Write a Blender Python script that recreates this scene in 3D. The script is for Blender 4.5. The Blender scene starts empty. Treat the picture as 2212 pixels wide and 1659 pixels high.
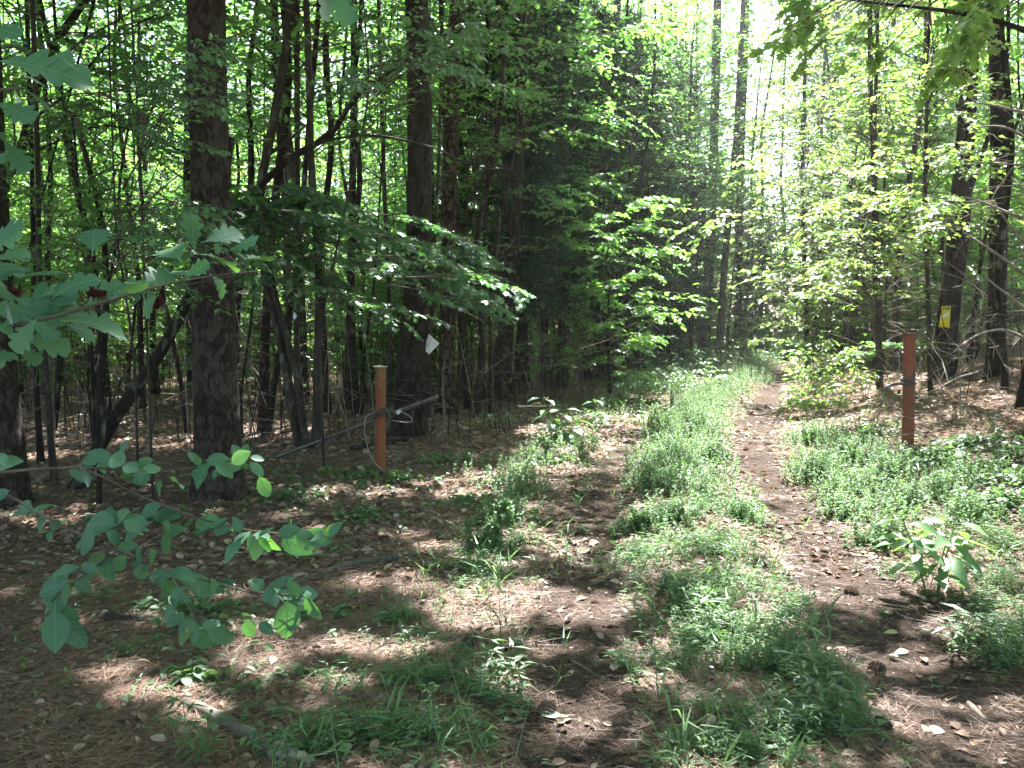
import bpy, math, numpy as np
from mathutils import Vector
R = math.radians
C = bpy.context.scene.collection
scn = bpy.context.scene

# ------------------------------------------------------------------ camera
F, CU, CV, PIT, CH = 1782.0, 1106.0, 829.5, R(-4.6), 1.6
def ray(u, v):
    xc, yc = (u-CU)/F, -(v-CV)/F
    return np.array([xc, math.cos(PIT)-yc*math.sin(PIT), math.sin(PIT)+yc*math.cos(PIT)])
def P(u, v, Y):
    d = ray(u, v); return np.array([0, 0, CH]) + d*(Y/d[1])
PX = [-20, 2, 3, 5, 9, 13, 16, 25, 34, 60, 200]; PV = [1.4, 1.75, 1.8, 2.0, 2.65, 3.9, 5.0, 8.3, 11.3, 19, 60]
def pathx(y): return np.interp(y, PX, PV)
def sst(a, b, x):
    t = np.clip((np.asarray(x)-a)/(b-a), 0, 1); return t*t*(3-2*t)
def ground(x, y):
    x = np.asarray(x, float); y = np.asarray(y, float)
    t = x-pathx(y)
    bank = np.log1p(np.exp((t-0.55)*4))/4
    bank = np.where(bank > 5, 5+(bank-5)*0.3, bank)
    z = 0.245*bank*sst(2.5, 8, y)
    z = z + 0.045*np.sin(x*0.9+y*0.5)*np.sin(y*0.7-x*0.3+1) + 0.02*np.sin(2.7*x+1.3*y)*np.sin(3.1*y-1.1*x)
    rut = np.exp(-(t/0.28)**2)+np.exp(-((t+1.55)/0.28)**2)
    z = z - 0.05*rut*sst(0, 3, y)
    d = np.hypot(x, y)
    z = z + 0.05*np.maximum(0, d-38)
    z = z - 0.10*sst(1, 8, -x)*sst(6, 14, y)
    return z
def G(u, v, dz=0.0):
    d = ray(u, v); d = d/d[1]; o = np.array([0, 0, CH]); Y = 1.0
    while Y < 80:
        p = o+d*Y
        if p[2] < ground(p[0], p[1]): break
        Y += 0.02
    p = o+d*Y; p[2] = ground(p[0], p[1])+dz
    return p
EXPO = 3.2
HAZED = 0.0007
AZ, EL = R(11), R(59)
S = np.array([math.sin(AZ)*math.cos(EL), math.cos(AZ)*math.cos(EL), math.sin(EL)])

# ------------------------------------------------------------------ mesh tools (everything is quads)
def unit(a): return a/(np.linalg.norm(a, axis=-1, keepdims=True)+1e-9)
class MB:
    def __init__(s): s.V = []; s.Q = []; s.M = []; s.A = []; s.n = 0
    def add(s, V, Q, mat=0, a=0.5):
        V = np.asarray(V, float).reshape(-1, 3); Q = np.asarray(Q, int).reshape(-1, 4)
        s.V.append(V); s.Q.append(Q+s.n); s.n += len(V)
        s.M.append(np.full(len(Q), mat)); s.A.append(np.broadcast_to(np.asarray(a, float), (len(Q),)).copy())
    def arr(s):
        return [np.concatenate(s.V), np.concatenate(s.Q), np.concatenate(s.M), np.concatenate(s.A)]
    def tube(s, pts, rad, sides=6, mat=0, a=0.5, cap=False):
        pts = np.asarray(pts, float); n = len(pts); rad = np.broadcast_to(np.asarray(rad, float), (n,))
        T = unit(np.gradient(pts, axis=0)); ref = np.array([0.31, 0.95, 0.05]) if abs(T[0][2]) > .7 else np.array([0.05, 0.1, 1.0])
        U = unit(np.cross(T, ref)); W = np.cross(T, U)
        th = np.arange(sides)*2*math.pi/sides
        V = pts[:, None]+rad[:, None, None]*(np.cos(th)[None, :, None]*U[:, None]+np.sin(th)[None, :, None]*W[:, None])
        i = np.arange(n-1)[:, None]*sides; j = np.arange(sides)[None]; k = (j+1) % sides
        Q = np.stack([i+j, i+k, i+sides+k, i+sides+j], -1).reshape(-1, 4)
        V = V.reshape(-1, 3)
        if cap:
            nv = len(V); V = np.concatenate([V, pts[:1], pts[-1:]]); ex = []
            for q in range(0, sides, 2):
                ex.append([nv, (q+2) % sides, q+1, q]); b = (n-1)*sides
                ex.append([nv+1, b+q, b+q+1, b+(q+2) % sides])
            Q = np.concatenate([Q, np.array(ex)])
        s.add(V, Q, mat, a)
    def leaves(s, tmpl, pos, d, nrm, size, mat=0, a=None, rng=None):
        if len(tmpl) == 3: nrib = tmpl[2]; tmpl = tmpl[:2]
        else: nrib = None
        tv, tq = tmpl; d = unit(d); b = unit(np.cross(nrm, d)); n = np.cross(d, b)
        size = np.broadcast_to(np.asarray(size, float), (len(pos),))
        V = pos[:, None]+size[:, None, None]*(tv[None, :, 0:1]*d[:, None]+tv[None, :, 1:2]*b[:, None]+tv[None, :, 2:3]*n[:, None])
        K = len(tv); Q = (tq[None]+(np.arange(len(pos))*K)[:, None, None]).reshape(-1, 4)
        if a is None: a = rng.random(len(pos))
        av = np.repeat(a, len(tq)).reshape(len(pos), -1)
        if nrib is not None: av[:, nrib:] = 1.5
        s.add(V.reshape(-1, 3), Q, mat, av.ravel())
    def box(s, c, h, mat=0, a=.5, ax=None):
        c = np.asarray(c, float); h = np.asarray(h, float)
        v = np.array([[x, y, z] for x in (-1, 1) for y in (-1, 1) for z in (-1, 1)])*h
        if ax is not None: v = v @ np.array(ax)
        s.add(v+c, [[0, 1, 3, 2], [4, 6, 7, 5], [0, 4, 5, 1], [2, 3, 7, 6], [0, 2, 6, 4], [1, 5, 7, 3]], mat, a)
def leaf_t(st, w, sh=None, fold=0.12, curl=0.15):
    st = np.array(st); w = np.array(w); sh = np.zeros(len(st)) if sh is None else np.array(sh); n = len(st)
    mid = np.stack([st, 0*st, -curl*st**2], 1)
    L = np.stack([st+sh, w, -curl*(st+sh)**2+fold*w], 1); Rr = np.stack([st+sh, -w, -curl*(st+sh)**2+fold*w], 1)
    V = np.concatenate([mid, L, Rr]); q = []
    for i in range(n-1):
        q.append([i, i+1, n+i+1, n+i]); q.append([i, 2*n+i, 2*n+i+1, i+1])
    return V, np.array(q)
T_RH = (np.array([[0, 0, 0], [.45, -.32, .05], [1, 0, -.08], [.45, .32, .05]]), np.array([[0, 1, 2, 3]]))
T_LAN = (np.array([[0, 0, 0], [.4, -.11, .02], [1, 0, -.12], [.4, .11, .02]]), np.array([[0, 1, 2, 3]]))
T_NEE = (np.array([[0, -.085, 0], [1, -.05, 0], [1, .05, 0], [0, .085, 0]]), np.array([[0, 1, 2, 3]]))
T_NE2 = (np.array([[0, -.007, 0], [1, -.005, 0], [1, .005, 0], [0, .007, 0]]), np.array([[0, 1, 2, 3]]))
T_OV = leaf_t([0, .12, .35, .62, .85, 1], [.01, .2, .34, .33, .17, .01])
T_OV2 = leaf_t([0, .2, .5, .8, 1], [.01, .22, .3, .17, .01], fold=.2, curl=.3)
OAKW = ([0, .08, .15, .22, .28, .34, .40, .46, .52, .58, .64, .70, .76, .83, .90, .95, 1.0], [.008, .04, .10, .13, .09, .20, .29, .28, .17, .30, .38, .32, .20, .26, .22, .10, .01], [0, 0, .02, .03, 0, .04, .07, .06, 0, .06, .09, .08, .01, .06, .05, .03, 0])
OVW = ([0, .06, .14, .24, .34, .44, .54, .64, .74, .83, .91, .96, 1.0], [.01, .12, .21, .28, .325, .34, .33, .30, .25, .19, .11, .055, .006])
T_POK = leaf_t([0, .15, .4, .7, .9, 1], [.01, .13, .22, .16, .06, .005], fold=.25, curl=.45)
T_MAP = leaf_t([0, .08, .22, .38, .5, .62, .78, 1], [.01, .28, .14, .5, .17, .30, .07, .005], sh=[0, -.08, 0, .12, 0, .1, 0, 0])
T_OAK = leaf_t([0, .08, .15, .22, .28, .34, .40, .46, .52, .58, .64, .70, .76, .83, .90, .95, 1.0],
               [.008, .04, .10, .13, .09, .20, .29, .28, .17, .30, .38, .32, .20, .26, .22, .10, .01],
               sh=[0, 0, .02, .03, 0, .04, .07, .06, 0, .06, .09, .08, .01, .06, .05, .03, 0], fold=.12, curl=.22)

def ribbed(t, curl, fold, side=True):
    V, q = t; V = V.copy(); n0 = len(V); ex = []; eq = []
    f = lambda x: -curl*x*x+.004
    def strip_(p0, p1, w, k):
        for i in range(k):
            a = p0+(p1-p0)*i/k; b = p0+(p1-p0)*(i+1)/k; d = (p1-p0)/np.linalg.norm(p1-p0); m = np.array([-d[1], d[0]])*w
            b0 = len(ex)+n0
            for (pt, s_) in ((a, -1), (b, -1), (b, 1), (a, 1)): ex.append([pt[0]+m[0]*s_, pt[1]+m[1]*s_, f(pt[0])+fold*abs(pt[1])+.004])
            eq.append([b0, b0+1, b0+2, b0+3])
    strip_(np.array([-.12, 0.]), np.array([.96, 0.]), .010, 7)
    if side:
        for x in (.18, .34, .5, .66):
            for s_ in (1, -1): strip_(np.array([x, 0.]), np.array([x+.15, s_*.20]), .005, 2)
    return np.concatenate([V, np.array(ex)]), np.concatenate([q, np.array(eq)]), len(q)
def build(name, arr, mats, parent=None, smooth=False, loc=None):
    V, Q, M, A = arr
    me = bpy.data.meshes.new(name)
    me.vertices.add(len(V)); me.vertices.foreach_set('co', V.astype('f').ravel())
    me.loops.add(len(Q)*4); me.loops.foreach_set('vertex_index', Q.astype('i').ravel())
    me.polygons.add(len(Q)); me.polygons.foreach_set('loop_start', (np.arange(len(Q))*4).astype('i'))
    try: me.polygons.foreach_set('loop_total', np.full(len(Q), 4, 'i'))
    except Exception: pass
    for m in mats: me.materials.append(m)
    me.polygons.foreach_set('material_index', M.astype('i'))
    me.polygons.foreach_set('use_smooth', np.full(len(Q), smooth))
    at = me.attributes.new('v', 'FLOAT', 'FACE'); at.data.foreach_set('value', A.astype('f'))
    me.update(calc_edges=True)
    return link(name, me, parent, loc)
def link(name, me, parent=None, loc=None):
    o = bpy.data.objects.new(name, me); C.objects.link(o)
    if parent is not None: o.parent = parent
    if loc is not None: o.location = loc
    return o
def tag(o, label, cat=None, group=None, kind=None):
    o['label'] = label
    if cat: o['category'] = cat
    if group: o['group'] = group
    if kind: o['kind'] = kind
    return o
def thing(name, label, cat, loc=(0, 0, 0), group=None):
    o = bpy.data.objects.new(name, None); C.objects.link(o); o.location = loc; o.empty_display_size = .2
    return tag(o, label, cat, group)
def local(arr, loc): return [arr[0]-np.asarray(loc, float), arr[1], arr[2], arr[3]]

# ------------------------------------------------------------------ materials
def nt(name):
    m = bpy.data.materials.new(name); m.use_nodes = True; t = m.node_tree; t.nodes.clear()
    return m, t, t.nodes.new('ShaderNodeOutputMaterial')
def N(t, ty, ins=None, **kw):
    n = t.nodes.new(ty)
    for k, v in kw.items(): setattr(n, k, v)
    for k, v in (ins or {}).items():
        if hasattr(v, 'is_linked') or isinstance(v, bpy.types.NodeSocket): t.links.new(v, n.inputs[k])
        else: n.inputs[k].default_value = v
    return n
def ramp(t, fac, stops):
    n = t.nodes.new('ShaderNodeValToRGB'); t.links.new(fac, n.inputs[0]); e = n.color_ramp.elements
    while len(e) < len(stops): e.new(0.5)
    for i, (p, c) in enumerate(stops): e[i].position = p; e[i].color = (*c, 1)
    return n.outputs[0]
def attr(t): return N(t, 'ShaderNodeAttribute', attribute_name='v').outputs['Fac']
def leafmat(name, refl, trans, tf=.45, gl=.08, rough=.38):
    m, t, out = nt(name); a = attr(t); obi = N(t, 'ShaderNodeObjectInfo').outputs['Random']
    s = N(t, 'ShaderNodeMath', {0: a, 1: .75}, operation='MULTIPLY').outputs[0]
    s = N(t, 'ShaderNodeMath', {0: obi, 1: .25, 2: s}, operation='MULTIPLY_ADD').outputs[0]
    c1 = ramp(t, s, refl); c2 = ramp(t, s, trans)
    d = N(t, 'ShaderNodeBsdfDiffuse', {'Color': c1}); tr = N(t, 'ShaderNodeBsdfTranslucent', {'Color': c2})
    mx = N(t, 'ShaderNodeMixShader', {0: tf, 1: d.outputs[0], 2: tr.outputs[0]})
    lw = N(t, 'ShaderNodeLayerWeight', {'Blend': .35}).outputs['Fresnel']
    f = N(t, 'ShaderNodeMath', {0: lw, 1: .16, 2: gl*.6}, operation='MULTIPLY_ADD', use_clamp=True).outputs[0]
    g = N(t, 'ShaderNodeBsdfGlossy', {'Color': (.9, .95, 1, 1), 'Roughness': rough})
    m2 = N(t, 'ShaderNodeMixShader', {0: f, 1: mx.outputs[0], 2: g.outputs[0]})
    t.links.new(m2.outputs[0], out.inputs[0]); return m
def princ(t, out, col, rough=.9, bump=None, bs=1.0, bd=.02, spec=.2, metal=0):
    p = N(t, 'ShaderNodeBsdfPrincipled', {'Roughness': rough, 'Metallic': metal, 'Specular IOR Level': spec})
    if isinstance(col, bpy.types.NodeSocket): t.links.new(col, p.inputs['Base Color'])
    else: p.inputs['Base Color'].default_value = (*col, 1)
    if bump is not None:
        b = N(t, 'ShaderNodeBump', {'Strength': bs, 'Distance': bd, 'Height': bump}); t.links.new(b.outputs[0], p.inputs['Normal'])
    t.links.new(p.outputs[0], out.inputs[0]); return p
def coord(t, sc=(1, 1, 1), which='Object'):
    tc = N(t, 'ShaderNodeTexCoord').outputs[which]
    return N(t, 'ShaderNodeMapping', {'Vector': tc, 'Scale': sc}).outputs[0]

def bark(name, c0, c1, c2, sc=(10, 10, 2.2), plate=False):
    m, t, out = nt(name); v = coord(t, sc)
    nz = N(t, 'ShaderNodeTexNoise', {'Vector': v, 'Scale': 2.0, 'Detail': 6, 'Roughness': .65}).outputs[0]
    if plate:
        v2 = N(t, 'ShaderNodeVectorMath', {0: v, 1: N(t, 'ShaderNodeVectorMath', {0: N(t, 'ShaderNodeTexNoise', {'Vector': v, 'Scale': 1.5}).outputs[1], 'Scale': .5}, operation='SCALE').outputs[0]}, operation='ADD').outputs[0]
        vo = N(t, 'ShaderNodeTexVoronoi', {'Vector': v2, 'Scale': 1.5}, feature='DISTANCE_TO_EDGE').outputs[0]
        h = N(t, 'ShaderNodeMapRange', {0: vo, 1: 0, 2: .25}).outputs[0]
        h = N(t, 'ShaderNodeMath', {0: nz, 1: .6, 2: h}, operation='MULTIPLY_ADD').outputs[0]
        col = ramp(t, h, [(.3, c0), (.75, c1), (1.3 if False else .98, c2)])
        princ(t, out, col, .95, h, 1.0, .02)
    else:
        col = ramp(t, nz, [(.3, c0), (.55, c1), (.75, c2)])
        lich = N(t, 'ShaderNodeTexNoise', {'Vector': coord(t, (3, 3, 1.5)), 'Scale': 2.5, 'Detail': 4}).outputs[0]
        lf = N(t, 'ShaderNodeMapRange', {0: lich, 1: .58, 2: .68}).outputs[0]
        mx = N(t, 'ShaderNodeMix', {0: N(t, 'ShaderNodeMath', {0: lf, 1: .5}, operation='MULTIPLY').outputs[0], 6: col, 7: (.20, .22, .17, 1)}, data_type='RGBA')
        princ(t, out, mx.outputs[2], .95, nz, .8, .015)
    return m
M_PINE = bark('pine_bark', (.014, .010, .009), (.045, .032, .026), (.09, .068, .056), (9, 9, 4), True)
M_BARK = bark('grey_bark', (.02, .017, .015), (.05, .043, .037), (.10, .088, .075))
M_DARK = bark('dark_bark', (.010, .008, .007), (.025, .020, .017), (.055, .045, .037))
M_TWIG = bark('twig_bark', (.04, .032, .028), (.10, .08, .065), (.17, .145, .125), (4, 4, 4))
M_DEAD = bark('dead_wood', (.12, .095, .08), (.25, .21, .18), (.38, .34, .30), (6, 6, 6))
g3 = lambda a, b, c: [(0, a), (.5, b), (1, c)]
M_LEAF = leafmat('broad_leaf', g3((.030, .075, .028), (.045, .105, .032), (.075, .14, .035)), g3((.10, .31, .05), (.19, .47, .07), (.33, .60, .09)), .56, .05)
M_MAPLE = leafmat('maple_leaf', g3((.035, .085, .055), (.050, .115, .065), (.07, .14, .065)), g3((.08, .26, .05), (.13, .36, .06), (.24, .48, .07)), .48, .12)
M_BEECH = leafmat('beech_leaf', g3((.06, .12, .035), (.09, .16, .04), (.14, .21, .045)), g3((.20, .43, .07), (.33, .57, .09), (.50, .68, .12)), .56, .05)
M_OAK = leafmat('oak_leaf', [(0, (.050, .125, .088)), (.45, (.062, .15, .10)), (.9, (.085, .185, .11)), (1, (.15, .26, .15))], g3((.06, .20, .03), (.09, .26, .035), (.16, .36, .05)), .35, .02, .5)
M_CEDAR = leafmat('cedar_needle', g3((.014, .040, .022), (.022, .058, .030), (.040, .085, .038)), g3((.02, .05, .015), (.03, .07, .02), (.05, .10, .03)), .2, -.25, .6)
M_PNEED = leafmat('pine_foliage', g3((.03, .07, .025), (.045, .09, .03), (.07, .12, .035)), g3((.05, .12, .02), (.08, .16, .03), (.12, .2, .04)), .3, .04, .5)
M_WEED = leafmat('weed_leaf', g3((.045, .10, .045), (.075, .145, .058), (.13, .19, .065)), g3((.10, .26, .05), (.16, .34, .06), (.26, .42, .07)), .42, .05, .5)
M_FEATH = leafmat('feathery_leaf', g3((.06, .13, .055), (.095, .18, .07), (.15, .23, .08)), g3((.12, .28, .06), (.18, .36, .07), (.28, .44, .08)), .42, .04, .5)
M_STEM = leafmat('green_stem', g3((.08, .13, .04), (.11, .16, .05), (.14, .18, .06)), g3((.1, .2, .05), (.1, .2, .05), (.1, .2, .05)), .1, .03)
M_LIT = leafmat('dead_leaf', [(0, (.06, .032, .022)), (.4, (.14, .080, .055)), (.65, (.24, .155, .105)), (.8, (.36, .29, .23)), (.9, (.33, .17, .07)), (1, (.5, .46, .38))],
                [(0, (.05, .03, .02)), (.5, (.2, .12, .06)), (1, (.4, .3, .15))], .18, .02, .6)
M_NEED = leafmat('pine_straw', [(0, (.06, .034, .024)), (.5, (.17, .10, .07)), (1, (.32, .215, .155))], [(0, (.1, .06, .04)), (1, (.2, .12, .08))], .1, .03, .5)

def ground_mat(name, c):
    m, t, out = nt(name); v = coord(t)
    n1 = N(t, 'ShaderNodeTexNoise', {'Vector': v, 'Scale': 1.3, 'Detail': 5}).outputs[0]
    n2 = N(t, 'ShaderNodeTexNoise', {'Vector': v, 'Scale': 38, 'Detail': 6, 'Roughness': .7}).outputs[0]
    w = N(t, 'ShaderNodeTexNoise', {'Vector': coord(t, (25, 140, 25)), 'Scale': 1, 'Detail': 3, 'Distortion': 1.5}).outputs[0]
    w2 = N(t, 'ShaderNodeTexNoise', {'Vector': coord(t, (140, 30, 25)), 'Scale': 1, 'Detail': 3, 'Distortion': 1.5}).outputs[0]
    ww = N(t, 'ShaderNodeMath', {0: w, 1: w2}, operation='MULTIPLY').outputs[0]
    h = N(t, 'ShaderNodeMath', {0: ww, 1: 1.4, 2: n2}, operation='MULTIPLY_ADD').outputs[0]
    h = N(t, 'ShaderNodeMath', {0: n1, 1: .35, 2: h}, operation='MULTIPLY_ADD').outputs[0]
    col = ramp(t, N(t, 'ShaderNodeMath', {0: h, 1: .62}, operation='MULTIPLY').outputs[0], [(.34, c[0]), (.48, c[1]), (.58, c[2]), (.72, c[3])])
    princ(t, out, col, .95, h, 1.0, .03, .1); return m
M_GROUND = ground_mat('forest_floor', [(.022, .014, .010), (.070, .043, .031), (.145, .094, .068), (.27, .20, .15)])
M_PATH = ground_mat('trodden_straw', [(.010, .008, .007), (.026, .018, .015), (.055, .039, .032), (.12, .088, .072)])
def simple(name, col, rough=.6, metal=0, spec=.4, ns=30, amt=.35, bd=.002):
    m, t, out = nt(name); n = N(t, 'ShaderNodeTexNoise', {'Vector': coord(t), 'Scale': ns, 'Detail': 5}).outputs[0]
    c = ramp(t, n, [(.3, tuple(x*(1-amt) for x in col)), (.7, tuple(min(1, x*(1+amt)) for x in col))])
    princ(t, out, c, rough, n, .5, bd, spec, metal); return m
def rust(name, top, mid, low, z0, z1):
    m, t, out = nt(name); v = coord(t)
    z = N(t, 'ShaderNodeSeparateXYZ', {0: v}).outputs[2]
    n = N(t, 'ShaderNodeTexNoise', {'Vector': v, 'Scale': 14, 'Detail': 8, 'Roughness': .7}).outputs[0]
    n2 = N(t, 'ShaderNodeTexNoise', {'Vector': coord(t, (1, 1, .3)), 'Scale': 60, 'Detail': 4}).outputs[0]
    zz = N(t, 'ShaderNodeMapRange', {0: z, 1: z0, 2: z1}).outputs[0]
    s = N(t, 'ShaderNodeMath', {0: n, 1: .55, 2: zz}, operation='MULTIPLY_ADD').outputs[0]
    c = ramp(t, s, [(.15, low), (.6, mid), (.98, top)])
    k = N(t, 'ShaderNodeMix', {0: N(t, 'ShaderNodeMapRange', {0: n2, 1: .5, 2: .7}).outputs[0], 6: c, 7: (*[x*.55 for x in mid], 1)}, data_type='RGBA').outputs[2]
    princ(t, out, k, .85, n2, .5, .002, .2); return m
M_RUST1 = rust('rusty_steel', (.20, .145, .085), (.20, .08, .038), (.20, .07, .035), .55, 1.55)
M_RUST2 = rust('red_rust_steel', (.24, .075, .048), (.17, .07, .045), (.23, .08, .05), .3, 1.1)
M_GALV = simple('weathered_pipe', (.10, .095, .09), .6, .3)
M_CAP = simple('cap_steel', (.30, .27, .22), .6, .5)
M_BLK = simple('black_cable', (.03, .03, .034), .35, 0, .6)
M_GCAB = simple('grey_cable', (.22, .22, .23), .4, .3)
M_LOCK = simple('lock_steel', (.35, .38, .44), .3, .7)
M_BLUE = simple('blue_grey_lock', (.10, .17, .22), .4, .2)
M_PAPER = simple('white_plastic_sheet', (.78, .80, .82), .5, 0, .4, 6, .08)
M_YEL = simple('yellow_plastic', (.72, .62, .02), .5, 0, .4, 6, .12)
M_INK = simple('black_ink', (.02, .02, .02), .6)
M_GALL = simple('red_gall', (.07, .02, .018), .8, 0, .2, 60, .5, .004)
M_CONE = simple('pine_cone_scale', (.11, .075, .055), .85, 0, .2, 50, .5, .004)
M_CONT = simple('cone_scale_tip', (.30, .23, .17), .85, 0, .2, 50, .3)

# ------------------------------------------------------------------ openings in the canopy where the sun comes through
# ground openings: u, v on the photo -> point on the ground, half-width x, half-depth y (metres)
GP = [(1240, 975, .62, .26), (1170, 930, .35, .3), (1760, 830, 1.0, 1.8), (1860, 840, 1.5, 2.0), (1820, 920, .95, .9), (1650, 862, .55, 1.0), (1700, 790, 1.6, 4),
      (1800, 1262, .30, .16), (1880, 1290, .26, .13), (1720, 1235, .2, .14), (1980, 1300, .3, .18), (985, 1310, .24, .16), (900, 1275, .12, .08), (1050, 1350, .2, .1),
      (1560, 1030, .22, .16), (1650, 1045, .25, .16), (2090, 1610, .26, .16), (2000, 1560, .16, .1), (2190, 1570, .2, .2), (2090, 885, .9, .35), (2140, 915, .6, .25),
      (2140, 1240, .4, .22), (2190, 1330, .2, .2), (1180, 1300, .35, .14), (1280, 1330, .22, .12), (560, 1460, .10, .07), (500, 1440, .07, .05), (610, 1410, .07, .05),
      (1010, 1070, .32, .2), (920, 1045, .2, .1), (1050, 1025, .25, .12), (760, 1062, .3, .12), (1100, 1160, .2, .12), (420, 965, .6, .2), (70, 985, .5, .2),
      (30, 1115, .25, .10), (110, 1135, .16, .07), (690, 1085, .2, .08), (600, 1120, .2, .08), (1460, 1190, .22, .14), (1650, 1290, .26, .16), (1620, 1360, .22, .1), (1180, 1190, .14, .08),
      (1450, 1100, .3, .2), (1480, 970, .5, .5), (1560, 900, .6, 1.2), (1600, 840, 1.0, 2.5), (1700, 940, .5, .5), (2200, 1130, .3, .3), (1380, 1420, .14, .06), (1560, 1420, .12, .08),
      (300, 955, .3, .12), (1330, 900, .2, .2), (640, 930, .4, .2), (1900, 1450, .12, .06), (1250, 1560, .08, .05), (680, 1150, .1, .05), (860, 1160, .12, .06)]
_r = np.random.default_rng(8)
for _ in range(46):
    GP.append((_r.uniform(20, 1250), _r.uniform(1020, 1560), _r.uniform(.04, .17), _r.uniform(.03, .1)))
for _ in range(16):
    GP.append((_r.uniform(1300, 2200), _r.uniform(1080, 1560), _r.uniform(.05, .16), _r.uniform(.03, .1)))
GPW = []
for (u, v, rx, ry) in GP:
    p = G(u, v); GPW.append((p[0], p[1], p[2], rx, ry, 0.9))
FP = [(1750, 330, 13, 3.2), (1880, 450, 9, 1.6), (1830, 150, 8, 1.4), (1930, 620, 10, 1.3), (2060, 330, 8, .8), (1440, 280, 18, 3), (1650, 620, 24, 4), (1580, 620, 19, 2.5), (1720, 690, 30, 4.5), (1690, 640, 28, 5), (430, 350, 24, 4), (650, 450, 24, 4), (30, 300, 22, 4), (1620, 150, 20, 4),
      (250, 600, 20, 3.6), (90, 480, 16, 2.2), (300, 300, 17, 3), (720, 260, 22, 4), (560, 120, 20, 3), (120, 200, 16, 2.5), (880, 500, 9, .45), (1090, 640, 9, .4), (620, 600, 13, 1),
      (2000, 1170, 4.7, .26), (1185, 890, 9.2, .4), (560, 1165, 2.2, .03), (600, 1350, 2.1, .025), (730, 20, 2.6, .15), (1000, 150, 24, 3), (1250, 160, 20, 2)]
for (u, v, Y, r) in FP:
    p = P(u, v, Y); GPW.append((p[0], p[1], p[2], r, r*1.15, r*1.1+.2))
_np = np.array(GPW)
def blocked(W):
    """True for leaves (world centres W) that would shade one of the openings"""
    out = np.zeros(len(W), bool)
    nz = .16*np.sin(W[:, 0]*5.1+W[:, 2]*3)+.16*np.sin(W[:, 1]*6.3-W[:, 0]*2.2)+.14*np.sin(W[:, 0]*13+W[:, 1]*9)
    for (cx, cy, cz, rx, ry, dz) in GPW:
        h = W[:, 2]-cz; k = h/S[2]
        ex = (W[:, 0]-S[0]*k-cx)/(rx*1.15+.06); ey = (W[:, 1]-S[1]*k-cy)/(ry*1.15+.06)
        hit = (ex*ex+ey*ey < (1+nz)**2) & (h > dz)
        if rx > 2.2: hit &= np.modf(np.abs(np.sin(W[:, 0]*1271.3+W[:, 1]*977.7+W[:, 2]*733.1))*4375.5)[0] < (.66 if W[:, 1].mean() < 33 else .2)
        out |= hit
    return out
def opened(arr, mat=None, base=0):
    """drop leaf faces (material index > 0) that stand in the openings"""
    V, Q, M, A = arr
    W = V[Q].mean(1)
    if mat is not None: W = W @ mat[0].T+mat[1]
    b = blocked(W) & ((M > base) | (A == .9))
    return b
def drop(arr, b):
    V, Q, M, A = arr; Q = Q[~b]; u, inv = np.unique(Q, return_inverse=True)
    return [V[u], inv.reshape(-1, 4), M[~b], A[~b]]

# ------------------------------------------------------------------ growing limbs, twigs and leaves
def curve(rng, p0, p1, sag=.1, n=7, wig=.05):
    t = np.linspace(0, 1, n)[:, None]; L = np.linalg.norm(p1-p0)
    c = p0*(1-t)+p1*t+np.array([0, 0, 1])*(sag*L*4*t*(1-t))
    w = rng.normal(0, wig*L, (n, 3)); w[0] = 0; w[-1] = 0
    w = (w+np.roll(w, 1, 0))*.5; w[0] = 0
    return c+w*t
def grow(mb, rng, limb, r0, ntw, tl, nl, ls, tmpl=T_RH, t0=.2, flat=.25, mat=1, twigs=True, sides=5, droop=.15, lang=55, n3=False):
    n = len(limb); rad = r0*(1-.8*np.linspace(0, 1, n)**.8)
    mb.tube(limb, rad, sides)
    t = np.sort(rng.uniform(t0, 1, ntw)); t[-1] = 1
    idx = t*(n-1); i0 = np.minimum(idx.astype(int), n-2); f = (idx-i0)[:, None]
    p = limb[i0]*(1-f)+limb[i0+1]*f; tan = unit(limb[i0+1]-limb[i0])
    side = np.where(np.arange(ntw) % 2, 1., -1.); ang = side*rng.uniform(.5, 1.15, ntw); ang[-1] = 0
    if n3:
        rd = unit(rng.normal(0, 1, (ntw, 3))); d = unit(tan*.5+rd*.9)
    else:
        up = np.array([0, 0, 1.]); sd = unit(np.cross(tan, up)); d = unit(tan*np.cos(ang)[:, None]+sd*np.sin(ang)[:, None]+rng.normal(0, flat, (ntw, 3))*np.array([.4, .4, 1]))
    L = tl*rng.uniform(.5, 1.1, ntw)*(1.15-.5*t)
    s = (np.arange(nl)+.7)/nl
    q = p[:, None]+d[:, None]*(L[:, None]*s[None])[..., None]
    q[..., 2] -= droop*(L[:, None]*s[None]**2)
    if twigs:
        e = q[:, -1]; m_ = q[:, nl//2]
        for k in range(ntw): mb.tube(np.array([p[k], m_[k], e[k]]), [max(.0025, r0*.22), max(.002, r0*.15), .0015], 3, 0, .9)
    up = np.array([0, 0, 1.]); sd = unit(np.cross(d, up))
    la = R(lang)*np.where(np.arange(nl) % 2, 1., -1.)*rng.uniform(.6, 1.3, (ntw, nl)); la[:, -1] = 0
    ld = d[:, None]*np.cos(la)[..., None]+sd[:, None]*np.sin(la)[..., None]+rng.normal(0, .22, (ntw, nl, 3))
    ld[..., 2] -= .22
    nr = np.array([0, 0, 1.])+rng.normal(0, .38, (ntw, nl, 3))
    sz = ls*rng.uniform(.6, 1.2, (ntw, nl))
    mb.leaves(tmpl, q.reshape(-1, 3), ld.reshape(-1, 3), nr.reshape(-1, 3), sz.ravel(), mat, rng=rng)
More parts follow.
